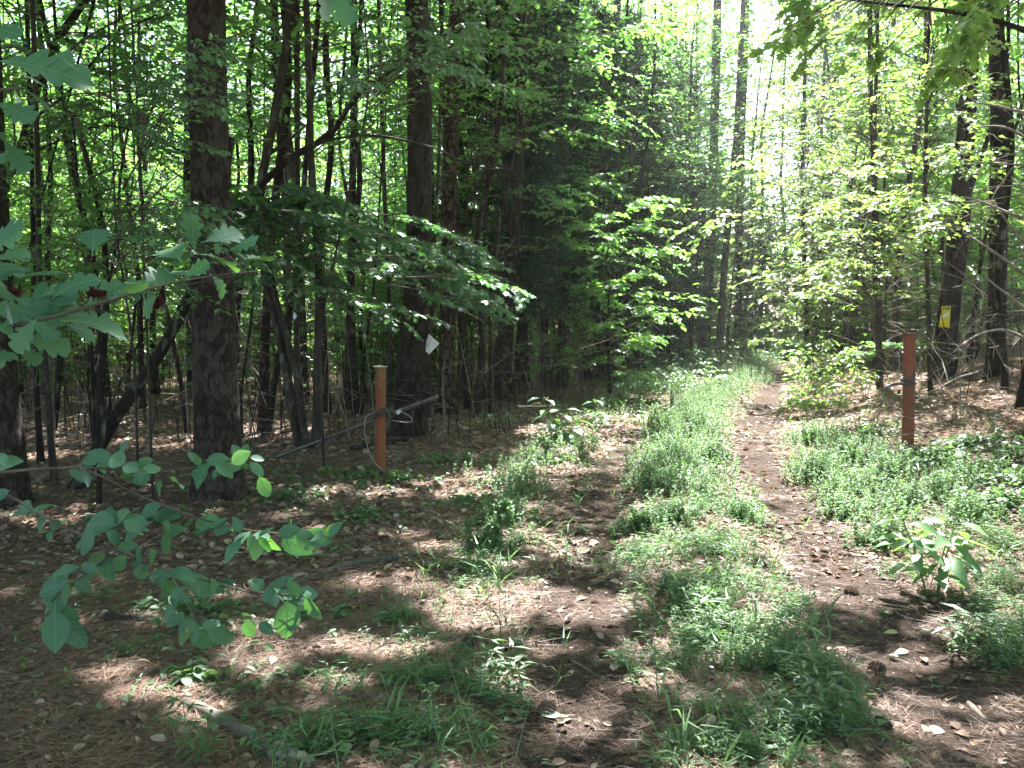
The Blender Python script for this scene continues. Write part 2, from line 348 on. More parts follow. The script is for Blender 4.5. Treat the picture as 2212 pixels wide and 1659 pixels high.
def needles(mb, rng, limb, r0, ntw, tl, nn, ns, t0=.15, mat=1, spread=.6, twigs=True, w=T_NEE):
    n = len(limb); mb.tube(limb, r0*(1-.8*np.linspace(0, 1, n)), 4)
    t = rng.uniform(t0, 1, ntw); idx = t*(n-1); i0 = np.minimum(idx.astype(int), n-2); f = (idx-i0)[:, None]
    p = limb[i0]*(1-f)+limb[i0+1]*f; tan = unit(limb[i0+1]-limb[i0])
    d = unit(tan*.6+unit(rng.normal(0, 1, (ntw, 3))*np.array([1, 1, .55]))); L = tl*rng.uniform(.4, 1.1, ntw)
    if twigs:
        for k in range(ntw): mb.tube(np.array([p[k], p[k]+d[k]*L[k]]), [.003, .0015], 3, 0, .9)
    s = rng.random((ntw, nn)); q = p[:, None]+d[:, None]*(L[:, None]*s)[..., None]+rng.normal(0, .015, (ntw, nn, 3))
    nd = d[:, None]*.7+rng.normal(0, spread, (ntw, nn, 3))
    mb.leaves(w, q.reshape(-1, 3), nd.reshape(-1, 3), rng.normal(0, 1, (ntw*nn, 3)), ns*rng.uniform(.6, 1.2, ntw*nn), mat, rng=rng)
def deadtwigs(mb, rng, H0, H1, n, L, r=.008, ax=lambda z: (0, 0), mat=0):
    for k in range(n):
        z = rng.uniform(H0, H1); a = rng.uniform(0, 6.28); l = L*rng.uniform(.4, 1.2); x, y = ax(z)
        p0 = np.array([x, y, z]); e = p0+np.array([math.cos(a)*l, math.sin(a)*l, l*rng.uniform(-.35, .25)])
        c = curve(rng, p0, e, rng.uniform(-.1, .1), 5, .06); mb.tube(c, [r, r*.7, r*.5, r*.35, r*.2], 3, mat)
        for j in range(2):
            s = c[rng.integers(1, 4)]; mb.tube(np.array([s, s+unit(rng.normal(0, 1, 3)*np.array([1, 1, .5]))*l*.35]), [r*.4, r*.15], 3, mat)
def trunk_arr(rng, pts, rad, sides=14, flare=.35, plates=None, step=None):
    """smoothly resampled tapered trunk; plates=(w,h,depth) gives real bark plates"""
    pts = np.asarray(pts, float); seg = np.r_[0, np.cumsum(np.linalg.norm(np.diff(pts, axis=0), axis=1))]
    step = step or .25; n = max(6, int(seg[-1]/step)); s = np.linspace(0, seg[-1], n)
    c = np.stack([np.interp(s, seg, pts[:, i]) for i in range(3)], 1)
    for _ in range(max(1, int(.5/step))): c[1:-1] = (c[:-2]+c[1:-1]*2+c[2:])/4
    r = np.interp(s, seg, rad)*(1+flare*np.exp(-s/.28))
    th = np.arange(sides)*2*math.pi/sides
    rr = np.repeat(r[:, None], sides, 1); wob = .04*np.sin(th[None]*2+s[:, None]*1.3)+.03*np.sin(th[None]*3-s[:, None]*2.1)
    root = .22*np.exp(-s[:, None]/.22)*np.sin(th[None]*5+rng.uniform(0, 6))
    rr = rr*(1+wob+root*(flare > 0)); cr = np.full((n, sides), .5)
    if plates:
        pw, ph, dep = plates; R0 = r.mean(); nc = max(8, round(2*math.pi*R0/pw)); U = th[None]/(2*math.pi)*nc+0*s[:, None]; Vv = s[:, None]/ph+0*th[None]
        U = U+.3*np.sin(Vv*2.3+U*1.4)+.15*np.sin(Vv*5.1-U*2.2); nr = int(seg[-1]/ph)+4; jx = rng.uniform(.1, .9, (nr+4, nc)); jy = rng.uniform(0, 1, (nr+4, nc))
        iu = np.floor(U).astype(int); iv = np.floor(Vv).astype(int); f1 = np.full(U.shape, 9.); f2 = f1.copy(); idm = np.zeros(U.shape)
        for a in (-1, 0, 1):
            for b in (-1, 0, 1):
                cu = iu+a; cv = np.clip(iv+b+1, 0, nr+3); X = cu+jx[cv, cu % nc]; Y = (iv+b)+jy[cv, cu % nc]
                d = np.hypot(U-X, Vv-Y); new = d < f1; idm = np.where(new, jx[cv, cu % nc]*.5+jy[cv, cu % nc]*.5, idm)
                f2 = np.where(new, f1, np.minimum(f2, d)); f1 = np.minimum(f1, d)
        e = np.clip((f2-f1)/.45, 0, 1); cr = .34+.16*e+.42*idm
        rr = rr+dep*(e**.6-.8)+dep*.5*(idm-.5)
    else:
        rr = rr*(1+rng.normal(0, .015, rr.shape))
    V = c[:, None]+np.stack([rr*np.cos(th), rr*np.sin(th), 0*rr], -1)
    i = np.arange(n-1)[:, None]*sides; j = np.arange(sides)[None]; k = (j+1) % sides
    Q = np.stack([i+j, i+k, i+sides+k, i+sides+j], -1).reshape(-1, 4)
    A = cr[:-1].reshape(-1)
    return [V.reshape(-1, 3), Q, np.zeros(len(Q), int), A], c, r

# pine bark with modelled plates: colour follows each plate
def plate_mat():
    m, t, out = nt('plated_pine_bark'); a = attr(t); v = coord(t, (1, 1, .5))
    n = N(t, 'ShaderNodeTexNoise', {'Vector': v, 'Scale': 45, 'Detail': 6, 'Roughness': .7}).outputs[0]
    s = N(t, 'ShaderNodeMath', {0: n, 1: .6, 2: a}, operation='MULTIPLY_ADD').outputs[0]
    c = ramp(t, s, [(.42, (.007, .0055, .005)), (.75, (.017, .0125, .0105)), (.95, (.032, .024, .020)), (1, (.055, .045, .040))])
    princ(t, out, c, .95, n, 1, .012, .15); return m
M_PLATE = plate_mat()

# ------------------------------------------------------------------ the setting: ground and path
rng = np.random.default_rng(5)
def axis(a, b, n, k):
    t = np.linspace(-1, 1, n); s = np.sinh(t*k)/np.sinh(k); return np.where(s < 0, -s*a, s*b)
gx = np.sort(axis(-170, 170, 420, 4.6)); gy = np.sort(axis(-60, 220, 460, 4.6)+6)
X, Y = np.meshgrid(gx, gy); Z = ground(X, Y)
near = np.exp(-np.hypot(X, Y-6)/9)
Z = Z+near*(.010*np.sin(X*17+Y*5)*np.sin(Y*19-X*7)+.012*rng.normal(0, 1, X.shape)*.5)
nx, ny = len(gx), len(gy); ii = (np.arange(ny-1)[:, None]*nx+np.arange(nx-1)[None])
Q = np.stack([ii, ii+1, ii+nx+1, ii+nx], -1).reshape(-1, 4)
o = build('ground', [np.stack([X, Y, Z], -1).reshape(-1, 3), Q, np.zeros(len(Q)), np.full(len(Q), .5)], [M_GROUND], smooth=True)
tag(o, 'brown forest floor of pine straw and dead leaves under the trees', kind='structure')
mb = MB()
for off, w in ((0.0, .40), (-1.55, .27)):
    ys = np.arange(1.5, 42, .07); nn = 9; rows = []
    for y in ys:
        e = w*(1+.35*float(sst(6, 3, y)))*(1+.25*math.sin(y*3.1+off)+.15*math.sin(y*7.7)); fx = pathx(y)+off
        xs = fx+np.linspace(-e, e, nn)+rng.normal(0, .012, nn)
        prof = .018-.03*np.abs(np.linspace(-1, 1, nn))**4
        rows.append(np.stack([xs, np.full(nn, y), ground(xs, y)+prof+rng.normal(0, .0025, nn)], 1))
    V = np.concatenate(rows); i = (np.arange(len(ys)-1)[:, None]*nn+np.arange(nn-1)[None])
    mb.add(V, np.stack([i, i+1, i+nn+1, i+nn], -1).reshape(-1, 4))
o = build('path', mb.arr(), [M_PATH], smooth=True); tag(o, 'two trodden wheel ruts of dark pine straw running up the trail', kind='structure')

def fov_pts(rng, n, y0, y1, pw=1.0, mg=.7):
    """points on the ground in the viewed wedge, denser close by"""
    t = rng.random(n)**pw; y = y0*(y1/y0)**t; x = rng.uniform(-1, 1, n)*(.66*y+mg); return x, y
# pine straw
mb = MB()
for n, y0, y1, w, L in ((120000, 2.2, 5.5, 1.0, .13), (66000, 5.0, 12, 1.5, .15)):
    x, y = fov_pts(rng, n//3, y0, y1); x = np.repeat(x, 3)+rng.normal(0, .012, n//3*3); y = np.repeat(y, 3)+rng.normal(0, .012, n//3*3)
    m = len(x); z = ground(x, y)+rng.uniform(.004, .032, m); yy = y
    a = np.repeat(rng.uniform(0, 6.28, n//3)+.6*np.sin(x[::3]*2+y[::3]*3), 3)+rng.normal(0, .12, m)
    d = np.stack([np.cos(a), np.sin(a), rng.normal(0, .06, m)], 1)
    tv = T_NE2[0].copy(); tv[:, 1] *= w*1.1
    rutd = np.minimum(abs(x-pathx(y)), abs(x-pathx(y)+1.55)); k = (rutd > .25) | (rng.random(m) < .18)
    mb.leaves((tv, T_NE2[1]), np.stack([x, y, z], 1)[k], d[k], (np.tile([0, 0, 1.], (m, 1))+rng.normal(0, .3, (m, 3)))[k], (L*rng.uniform(.5, 1.2, m))[k], a=np.where(rutd < .3, .35, 1)[k]*rng.random(k.sum()), rng=rng)
o = build('pine_straw', mb.arr(), [M_NEED]); tag(o, 'fallen brown pine needles matted over the forest floor', 'pine straw', kind='stuff')
# leaf litter
mb = MB(); T_CUR = leaf_t([0, .3, .7, 1], [.02, .3, .26, .02], fold=.5, curl=-.1)
for n, y0, y1, s0 in ((15000, 2.2, 6, .040), (30000, 5, 12, .058), (34000, 10, 30, .095)):
    x, y = fov_pts(rng, n, y0, y1); rutd = np.minimum(abs(x-pathx(y)), abs(x-pathx(y)+1.55)); k = (rutd > .25) | (rng.random(n) < .45)
    x, y = x[k], y[k]; m = len(x)
    a = rng.uniform(0, 6.28, m); d = np.stack([np.cos(a), np.sin(a), rng.normal(0, .18, m)], 1)
    mb.leaves(T_CUR if y1 < 13 else T_RH, np.stack([x, y, ground(x, y)+rng.uniform(.004, .03, m)], 1), d, np.tile([0, 0, 1.], (m, 1))+rng.normal(0, .35, (m, 3)), s0*(.3+1.3*rng.random(m)**2.2), a=rng.random(m)**.95, rng=rng)
o = build('leaf_litter', mb.arr(), [M_LIT]); tag(o, 'dry tan and orange fallen leaves strewn over the pine straw', 'leaf litter', kind='stuff')

# ------------------------------------------------------------------ ground plants (stuff)
def blobs(rng, lst, dn=1.0):
    xs, ys, hs = [], [], []
    for (u, v, rx, ry, n, h) in lst:
        n = int(n*dn)
        p = G(u, v); a = rng.uniform(0, 6.28, n); r = np.minimum(np.abs(rng.normal(0, .62, n)), 1.9)
        xs.append(p[0]+rx*r*np.cos(a)); ys.append(p[1]+ry*r*np.sin(a)); hs.append(np.full(n, h)*rng.uniform(.45, 1.15, n)*np.clip(1.1-.45*r, .25, 1.1))
    return np.concatenate(xs), np.concatenate(ys), np.concatenate(hs)
def herbs(mb, rng, x, y, h, nl, ls, tmpl, lean=.35, up=.35, mat=1, off=.0):
    t_ = x-pathx(y); wn = .27+.16*sst(6, 3, y); k_ = (((np.abs(t_-.03*np.sin(y*3)) > wn+.06*np.sin(y*5)) & (np.abs(t_+1.55+.04*np.sin(y*4)) > .12+.12*sst(6, 3, y)+.07*np.sin(y*6.1+t_*9))) | (rng.random(len(x)) < .05+.5*np.exp(-((np.minimum(np.abs(t_), np.abs(t_+1.55))-wn)/.07)**2))) & (np.sin(x*7.3+y*3.1)+np.sin(y*8.1-x*4.3)+rng.normal(0, .6, len(x)) > -.95)
    x, y, h = x[k_], y[k_], h[k_]
    m = len(x); z = ground(x, y); a = rng.uniform(0, 6.28, m)
    tip = np.stack([x+lean*h*np.cos(a), y+lean*h*np.sin(a), z+h], 1); b = np.stack([x, y, z-.01], 1)
    # stems: vectorised thin blades
    st = np.array([[0, -.5, 0], [1, -.2, 0], [1, .2, 0], [0, .5, 0]]); tv = st.copy()
    L = np.linalg.norm(tip-b, axis=1); tv[:, 1] *= .012
    mb.leaves((tv, np.array([[0, 1, 2, 3]])), b, tip-b, np.tile([0, -1, .1], (m, 1)), L, 0, rng=rng)
    s = rng.uniform(.15, 1, (m, nl)); s = np.sort(s, 1); q = b[:, None]*(1-s[..., None])+tip[:, None]*s[..., None]
    la = rng.uniform(0, 6.28, (m, nl)); ld = np.stack([np.cos(la), np.sin(la), up*rng.normal(1, .6, (m, nl))], -1)
    nr = np.array([0, 0, 1.])+rng.normal(0, .35, (m, nl, 3))
    mb.leaves(tmpl, q.reshape(-1, 3), ld.reshape(-1, 3), nr.reshape(-1, 3), (ls*rng.uniform(.5, 1.2, (m, nl))).ravel(), mat, rng=rng)
# lance-leaved ground weeds
W1 = [(1700, 1330, .42, .5, 300, .16), (1760, 1480, .30, .35, 240, .15), (1660, 1440, .4, .35, 160, .13), (1760, 1590, .32, .16, 200, .15), (1700, 1600, .5, .25, 90, .11), (1500, 1400, .35, .35, 150, .13),
      (1380, 1210, .5, .5, 200, .14), (1390, 1380, .3, .3, 90, .12), (1350, 1450, .3, .2, 60, .10), (1080, 1440, .28, .24, 120, .12), (960, 1370, .28, .22, 70, .11), (930, 1480, .3, .2, 100, .12), (1050, 1520, .3, .16, 70, .11),
      (800, 1600, .4, .2, 110, .12), (930, 1600, .4, .2, 90, .11), (1150, 1620, .4, .15, 100, .10), (690, 1640, .3, .1, 90, .12), (640, 1560, .3, .15, 40, .09), (1020, 1240, .4, .3, 180, .14), (1100, 1180, .35, .35, 120, .14),
      (1290, 1150, .35, .35, 100, .12), (1320, 1220, .6, .5, 140, .14), (1480, 1280, .5, .4, 200, .13), (1560, 1200, .5, .5, 200, .13), (1600, 1120, .5, .5, 160, .13), (1720, 1180, .3, .4, 70, .12),
      (2120, 1380, .3, .25, 120, .14), (2100, 1450, .4, .3, 130, .14), (2180, 1400, .4, .4, 120, .15), (2120, 1330, .35, .2, 110, .14), (2150, 1180, .6, .5, 160, .16), (1900, 1250, .2, .3, 50, .15), (2180, 1280, .4, .3, 110, .15),
      (850, 1350, .25, .2, 50, .09), (720, 1480, .4, .25, 50, .08), (560, 1330, .6, .3, 60, .09), (300, 1420, .6, .3, 40, .08), (650, 1200, .6, .5, 90, .10), (200, 1300, .6, .4, 50, .09), (1540, 1550, .5, .2, 80, .10), (1600, 1640, .4, .1, 60, .10), (1450, 1640, .4, .12, 50, .09)]
mb = MB(); x, y, h = blobs(rng, W1, .72); herbs(mb, rng, x, y, h, 9, .052, T_LAN, .5, .15)
x, y = fov_pts(rng, 900, 2.4, 14); herbs(mb, rng, x, y, np.full(len(x), .07), 5, .04, T_LAN, .5, .1)
def strip(rng, n, y0, y1, t0, t1, pw=1.0):
    y = y0*(y1/y0)**(rng.random(n)**pw); c, w_ = (t0+t1)/2, (t1-t0)/2; t = c+w_*np.clip(rng.normal(0, .55, n), -1.25, 1.25)
    k = (np.sin(y*2.1+t*3)+np.sin(y*4.7-t*2)+rng.normal(0, .9, n)) > -1.0; return (pathx(y)+t)[k], y[k]
x, y = strip(rng, 1400, 2.3, 10, -1.12, -.40); herbs(mb, rng, x, y, rng.uniform(.05, .15, len(x)), 8, .046, T_LAN, .5, .15)
x, y = strip(rng, 1100, 3.6, 10, .45, 2.2); herbs(mb, rng, x, y, rng.uniform(.05, .16, len(x)), 8, .046, T_LAN, .5, .15)
x, y = strip(rng, 420, 2.5, 7, -2.7, -1.95); herbs(mb, rng, x, y, rng.uniform(.04, .13, len(x)), 7, .044, T_LAN, .5, .15)
o = build('lance_leaved_weeds', mb.arr(), [M_STEM, M_WEED]); tag(o, 'low mat of narrow-leaved green weeds over the middle of the trail', 'ground cover', kind='stuff')
# fine feathery weeds
W2 = [(1115, 1060, .28, .6, 330, .34), (1090, 1130, .22, .3, 160, .28), (1150, 1000, .2, .35, 160, .32), (1060, 1190, .2, .25, 80, .18), (1450, 1010, .5, .6, 420, .42), (1400, 1060, .4, .4, 260, .30), (1500, 940, .6, .8, 380, .50),
      (1540, 1000, .3, .5, 200, .32), (1430, 950, .4, .6, 260, .48), (1520, 880, .6, 1.0, 320, .55), (1480, 900, .6, .9, 260, .5), (1560, 850, .5, 1.2, 220, .45), (1600, 1130, .35, .3, 120, .22), (1520, 1330, .25, .2, 150, .16),
      (1750, 960, .4, .5, 200, .35), (1760, 1040, .4, .5, 240, .36), (1830, 1010, .5, .5, 240, .38), (1850, 1080, .5, .5, 300, .36), (1920, 1050, .4, .4, 200, .36), (1960, 1100, .4, .4, 130, .26), (1900, 1180, .4, .3, 170, .26), (2030, 1070, .5, .3, 90, .22),
      (1800, 1120, .3, .3, 140, .25), (2100, 1040, .5, .4, 120, .26), (1660, 830, .4, 1, 120, .3), (1640, 800, .8, 2.5, 300, .4), (1600, 800, 1.0, 3, 320, .45), (1620, 775, 2, 5, 380, .55), (1380, 1150, .3, .3, 130, .22), (1460, 1130, .4, .3, 160, .2), (2080, 1130, .5, .4, 150, .26)]
mb = MB(); x, y, h = blobs(rng, W2); herbs(mb, rng, x, y, h*.78, 36, .023, T_RH, .28, .5)
x, y = strip(rng, 2300, 6.5, 32, -1.25, -.33); herbs(mb, rng, x, y, np.clip(rng.uniform(.25, 1, len(x))*(.06+.028*y), .05, .42), 30, .026, T_RH, .3, .5)
x, y = strip(rng, 750, 6, 10.5, .4, 1.4); herbs(mb, rng, x, y, np.clip(rng.uniform(.25, 1, len(x))*(.08+.02*y), .05, .35), 26, .026, T_RH, .3, .5)
x, y = strip(rng, 900, 8, 30, -3.0, -1.85); herbs(mb, rng, x, y, np.clip(rng.uniform(.25, 1, len(x))*(.03+.022*y), .05, .4), 26, .028, T_RH, .3, .5)
x, y = strip(rng, 700, 3.5, 9, -1.1, -.4); herbs(mb, rng, x, y, rng.uniform(.05, .18, len(x)), 24, .018, T_RH, .3, .5)
x, y = fov_pts(rng, 1500, 2.5, 18); t_ = x-pathx(y); k = (t_ > -2.6) & (t_ < 2.6); x, y = x[k], y[k]
herbs(mb, rng, x, y, rng.uniform(.12, .36, len(x)), 1, .02, T_RH, .5)
for q in range(2): herbs(mb, rng, x[q::3], y[q::3], rng.uniform(.08, .28, len(x[q::3])), 4, .16, (np.array([[0, -.03, 0], [.5, -.035, .05], [1, 0, -.25], [.5, .035, .05]]), np.array([[0, 1, 2, 3]])), .2, 1.0)
o = build('feathery_weeds', mb.arr(), [M_STEM, M_FEATH]); tag(o, 'soft knee-high feathery green weeds between and beside the wheel ruts', 'weeds', kind='stuff')
# round-leaved creepers and seedlings
W3 = [(2080, 970, .8, .3, 120, .14), (2150, 1000, .8, .4, 130, .15), (2000, 1000, .5, .4, 140, .16), (1870, 950, .4, .4, 70, .2), (2120, 1100, .6, .4, 160, .13), (2190, 1060, .5, .5, 150, .14), (1300, 880, .9, 1.0, 160, .22), (1400, 840, 1.0, 1.3, 520, .42),
      (700, 1030, .8, .6, 90, .10), (860, 1040, .6, .4, 90, .10), (620, 1080, .6, .4, 60, .10), (960, 1000, .5, .5, 60, .12), (1000, 1090, .4, .4, 50, .10), (780, 1120, .5, .4, 60, .09), (400, 1330, .5, .4, 60, .10), (650, 1330, .4, .3, 40, .09),
      (440, 1480, .5, .25, 40, .08), (1180, 1000, .5, .4, 70, .12), (1500, 805, 1.3, 2.5, 620, .65), (1430, 800, 1.2, 2.5, 460, .6), (1470, 850, .8, 1.2, 300, .42), (1680, 790, 1, 4, 200, .5), (1780, 800, 1.2, 2.5, 200, .5), (2050, 1380, .5, .3, 60, .09), (330, 1130, .8, .5, 60, .1)]
mb = MB(); x, y, h = blobs(rng, W3); herbs(mb, rng, x, y, h, 6, .065, T_OV2, .5, -.05)
x, y = fov_pts(rng, 700, 2.6, 16); herbs(mb, rng, x, y, np.full(len(x), .08), 3, .05, T_OV2, .5, 0)
o = build('round_leaved_creepers', mb.arr(), [M_STEM, M_WEED]); tag(o, 'round-leaved creepers and seedlings on the bank and trail edges', 'ground cover', kind='stuff')
# loose twigs on the floor
mb = MB()
x, y = fov_pts(rng, 420, 2.4, 16)
for k in range(len(x)):
    a = rng.uniform(0, 6.28); l = rng.uniform(.08, .4)*(1 if y[k] < 7 else 1.8); p0 = np.array([x[k], y[k], 0]); p1 = p0+l*np.array([math.cos(a), math.sin(a), 0])
    c = curve(rng, p0, p1, 0, 4, .05); c[:, 2] = ground(c[:, 0], c[:, 1])+.014; mb.tube(c, [.004, .0035, .003, .0015], 4)
o = build('fallen_twigs', mb.arr(), [M_DEAD]); tag(o, 'small dry twigs scattered among the fallen needles', 'twigs', kind='stuff')

# ------------------------------------------------------------------ tree prototypes (local coordinates, trunk base at the origin)
def proto_broad(seed, H, H0, Rr, nl, ntw, lpt, ls, rb, bark_m, leaf_m, tmpl=T_RH, dead=0, wig=.25):
    r = np.random.default_rng(seed); z = np.linspace(0, H, 9)
    pts = np.stack([np.cumsum(r.normal(0, wig*.5, 9))*np.linspace(0, 1, 9), np.cumsum(r.normal(0, wig*.5, 9))*np.linspace(0, 1, 9), z], 1)
    tr, c, rad = trunk_arr(r, pts, np.linspace(rb, rb*.25, 9), 9, .3, step=.4)
    mb = MB(); f = lambda zz: np.array([np.interp(zz, c[:, 2], c[:, 0]), np.interp(zz, c[:, 2], c[:, 1]), zz])
    for k in range(nl):
        t = (k+r.random())/nl; zz = H0+(H-H0)*t*.97; L = Rr*(1-.55*abs(t-.35)**1.2)*r.uniform(.55, 1.1); a = k*2.4+r.uniform(-.4, .4)
        p0 = f(zz); p1 = p0+np.array([math.cos(a)*L, math.sin(a)*L, L*r.uniform(-.05, .45)])
        grow(mb, r, curve(r, p0, p1, .08, 6, .05), max(.008, rb*.28*(1-t*.6)), ntw, L*.42, lpt, ls, tmpl, twigs=True)
    if dead: deadtwigs(mb, r, .5, H0+1, dead, 1.2)
    return dict(trunk=tr, crown=mb.arr(), tm=[bark_m], cm=[M_TWIG, leaf_m])
def proto_pine(seed, H, H0, Rr, nl, rb):
    r = np.random.default_rng(seed); z = np.linspace(0, H, 7); pts = np.stack([r.normal(0, .08, 7), r.normal(0, .08, 7), z], 1)
    tr, c, rad = trunk_arr(r, pts, np.linspace(rb, rb*.35, 7), 12, .3, step=.4); mb = MB()
    for k in range(nl):
        t = (k+r.random())/nl; zz = H0+(H-H0)*t; L = Rr*(1-.6*t)*r.uniform(.6, 1.1); a = k*2.4+r.uniform(-.4, .4)
        p0 = np.array([0, 0, zz]); p1 = p0+np.array([math.cos(a)*L, math.sin(a)*L, L*r.uniform(.0, .5)])
        needles(mb, r, curve(r, p0, p1, .1, 5, .05), rb*.2, 22, .55, 14, .20, .3, spread=.5, twigs=False)
    deadtwigs(mb, r, 2, H0, 18, 1.1)
    return dict(trunk=tr, crown=mb.arr(), tm=[M_PINE], cm=[M_TWIG, M_PNEED])
def proto_cedar(seed, H, H0, Rr, nl, rb, ntw=26, nn=15, ns=.15):
    r = np.random.default_rng(seed); z = np.linspace(0, H, 8); pts = np.stack([np.cumsum(r.normal(0, .05, 8)), np.cumsum(r.normal(0, .05, 8)), z], 1); pts[0, :2] = 0
    tr, c, rad = trunk_arr(r, pts, np.linspace(rb, rb*.2, 8), 11, .35, step=.3); mb = MB()
    for k in range(nl):
        t = (k+r.random())/nl; zz = H0+(H-H0)*t; L = Rr*(1-.5*t)*r.uniform(.5, 1.15); a = k*2.4+r.uniform(-.5, .5)
        x0 = np.interp(zz, c[:, 2], c[:, 0]); y0 = np.interp(zz, c[:, 2], c[:, 1]); p0 = np.array([x0, y0, zz])
        p1 = p0+np.array([math.cos(a)*L, math.sin(a)*L, L*r.uniform(-.25, .3)])
        needles(mb, r, curve(r, p0, p1, .08, 6, .05), rb*.16, ntw, .42, nn, ns, .25, spread=.55)
    deadtwigs(mb, r, .35, H0+1.5, 46, 1.3, .007)
    return dict(trunk=tr, crown=mb.arr(), tm=[M_DARK], cm=[M_DEAD, M_CEDAR])
def proto_pole(seed, H, rb, nd, leafy):
    r = np.random.default_rng(seed); z = np.linspace(0, H, 9); pts = np.stack([np.cumsum(r.normal(0, .10, 9)), np.cumsum(r.normal(0, .10, 9)), z], 1); pts[:, :2] -= pts[0, :2]
    tr, c, rad = trunk_arr(r, pts, np.linspace(rb, rb*.3, 9), 8, .25, step=.35); mb = MB()
    deadtwigs(mb, r, .4, 4, nd, .9, .005, lambda zz: (np.interp(zz, c[:, 2], c[:, 0]), np.interp(zz, c[:, 2], c[:, 1])))
    for k in range(leafy):
        zz = r.uniform(1.6, H); L = r.uniform(.7, 1.7); a = r.uniform(0, 6.28); p0 = np.array([np.interp(zz, c[:, 2], c[:, 0]), np.interp(zz, c[:, 2], c[:, 1]), zz])
        grow(mb, r, curve(r, p0, p0+np.array([math.cos(a)*L, math.sin(a)*L, L*.15]), .08, 5), .008, 6, .5, 6, .09, twigs=False)
    return dict(trunk=tr, crown=mb.arr(), tm=[M_DARK], cm=[M_TWIG, M_LEAF])
PR = {
 'under1': proto_broad(11, 8.5, 1.0, 2.7, 60, 15, 12, .105, .06, M_BARK, M_LEAF, dead=14),
 'under2': proto_broad(12, 7.0, .5, 2.5, 56, 14, 12, .11, .05, M_BARK, M_BEECH, T_RH, dead=10),  # paler leaf colour used so the trail-end trees look sunlit
 'under3': proto_broad(13, 10, 1.4, 3.1, 64, 15, 12, .115, .08, M_DARK, M_LEAF, dead=14),
 'canopy1': proto_broad(14, 15, 6.5, 4.7, 84, 16, 9, .17, .14, M_BARK, M_LEAF, dead=14),
 'canopy2': proto_broad(15, 17, 7.5, 4.2, 70, 15, 9, .17, .17, M_DARK, M_LEAF, dead=14),
 'pine1': proto_pine(16, 19, 9.5, 3.2, 46, .17), 'pine2': proto_pine(17, 17, 8, 2.8, 40, .13),
 'cedar1': proto_cedar(18, 9.5, 1.9, 2.0, 84, .12), 'cedar2': proto_cedar(19, 8.5, 1.5, 1.8, 76, .10), 'cedar3': proto_cedar(20, 8, .5, 1.7, 70, .09),
 'bush1': proto_broad(31, 2.6, .15, 1.3, 34, 11, 8, .11, .022, M_DARK, M_LEAF, dead=16, wig=.1), 'bush2': proto_broad(32, 3.4, .3, 1.6, 36, 12, 8, .12, .026, M_DARK, M_LEAF, dead=20, wig=.1),
 'pole1': proto_pole(21, 9, .045, 26, 9), 'pole2': proto_pole(22, 8, .032, 22, 6), 'pole3': proto_pole(23, 11, .065, 26, 12), 'pole4': proto_pole(24, 7, .022, 16, 5),
}
MESH = {}
for k, p in PR.items():
    for part in ('trunk', 'crown'):
        ob = build(k+'_'+part, p[part], p['tm'] if part == 'trunk' else p['cm'], smooth=(part == 'trunk')); MESH[k, part] = ob.data; bpy.data.objects.remove(ob)
def place(k, name, label, cat, x, y, rz=0, s=1.0, sz=None, group=None, zoff=-.05, tilt=(0, 0)):
    z = float(ground(x, y))+zoff; sz = sz or s
    root = thing(name, label, cat, (x, y, z), group); root.rotation_euler = (tilt[0], tilt[1], rz); root.scale = (s, s, sz)
    link('trunk', MESH[k, 'trunk'], root)
    c, sn = math.cos(rz), math.sin(rz); Mx = np.array([[c, -sn, 0], [sn, c, 0], [0, 0, 1]])*np.array([s, s, sz])[None]
    b = opened(PR[k]['crown'], (Mx, np.array([x, y, z])))
    if b.any(): build('crown', drop(PR[k]['crown'], b), PR[k]['cm'], root)
    else: link('crown', MESH[k, 'crown'], root)
    return root
def place_uv(k, name, label, cat, u, v, **kw):
    p = G(u, v); return place(k, name, label, cat, p[0], p[1], **kw)

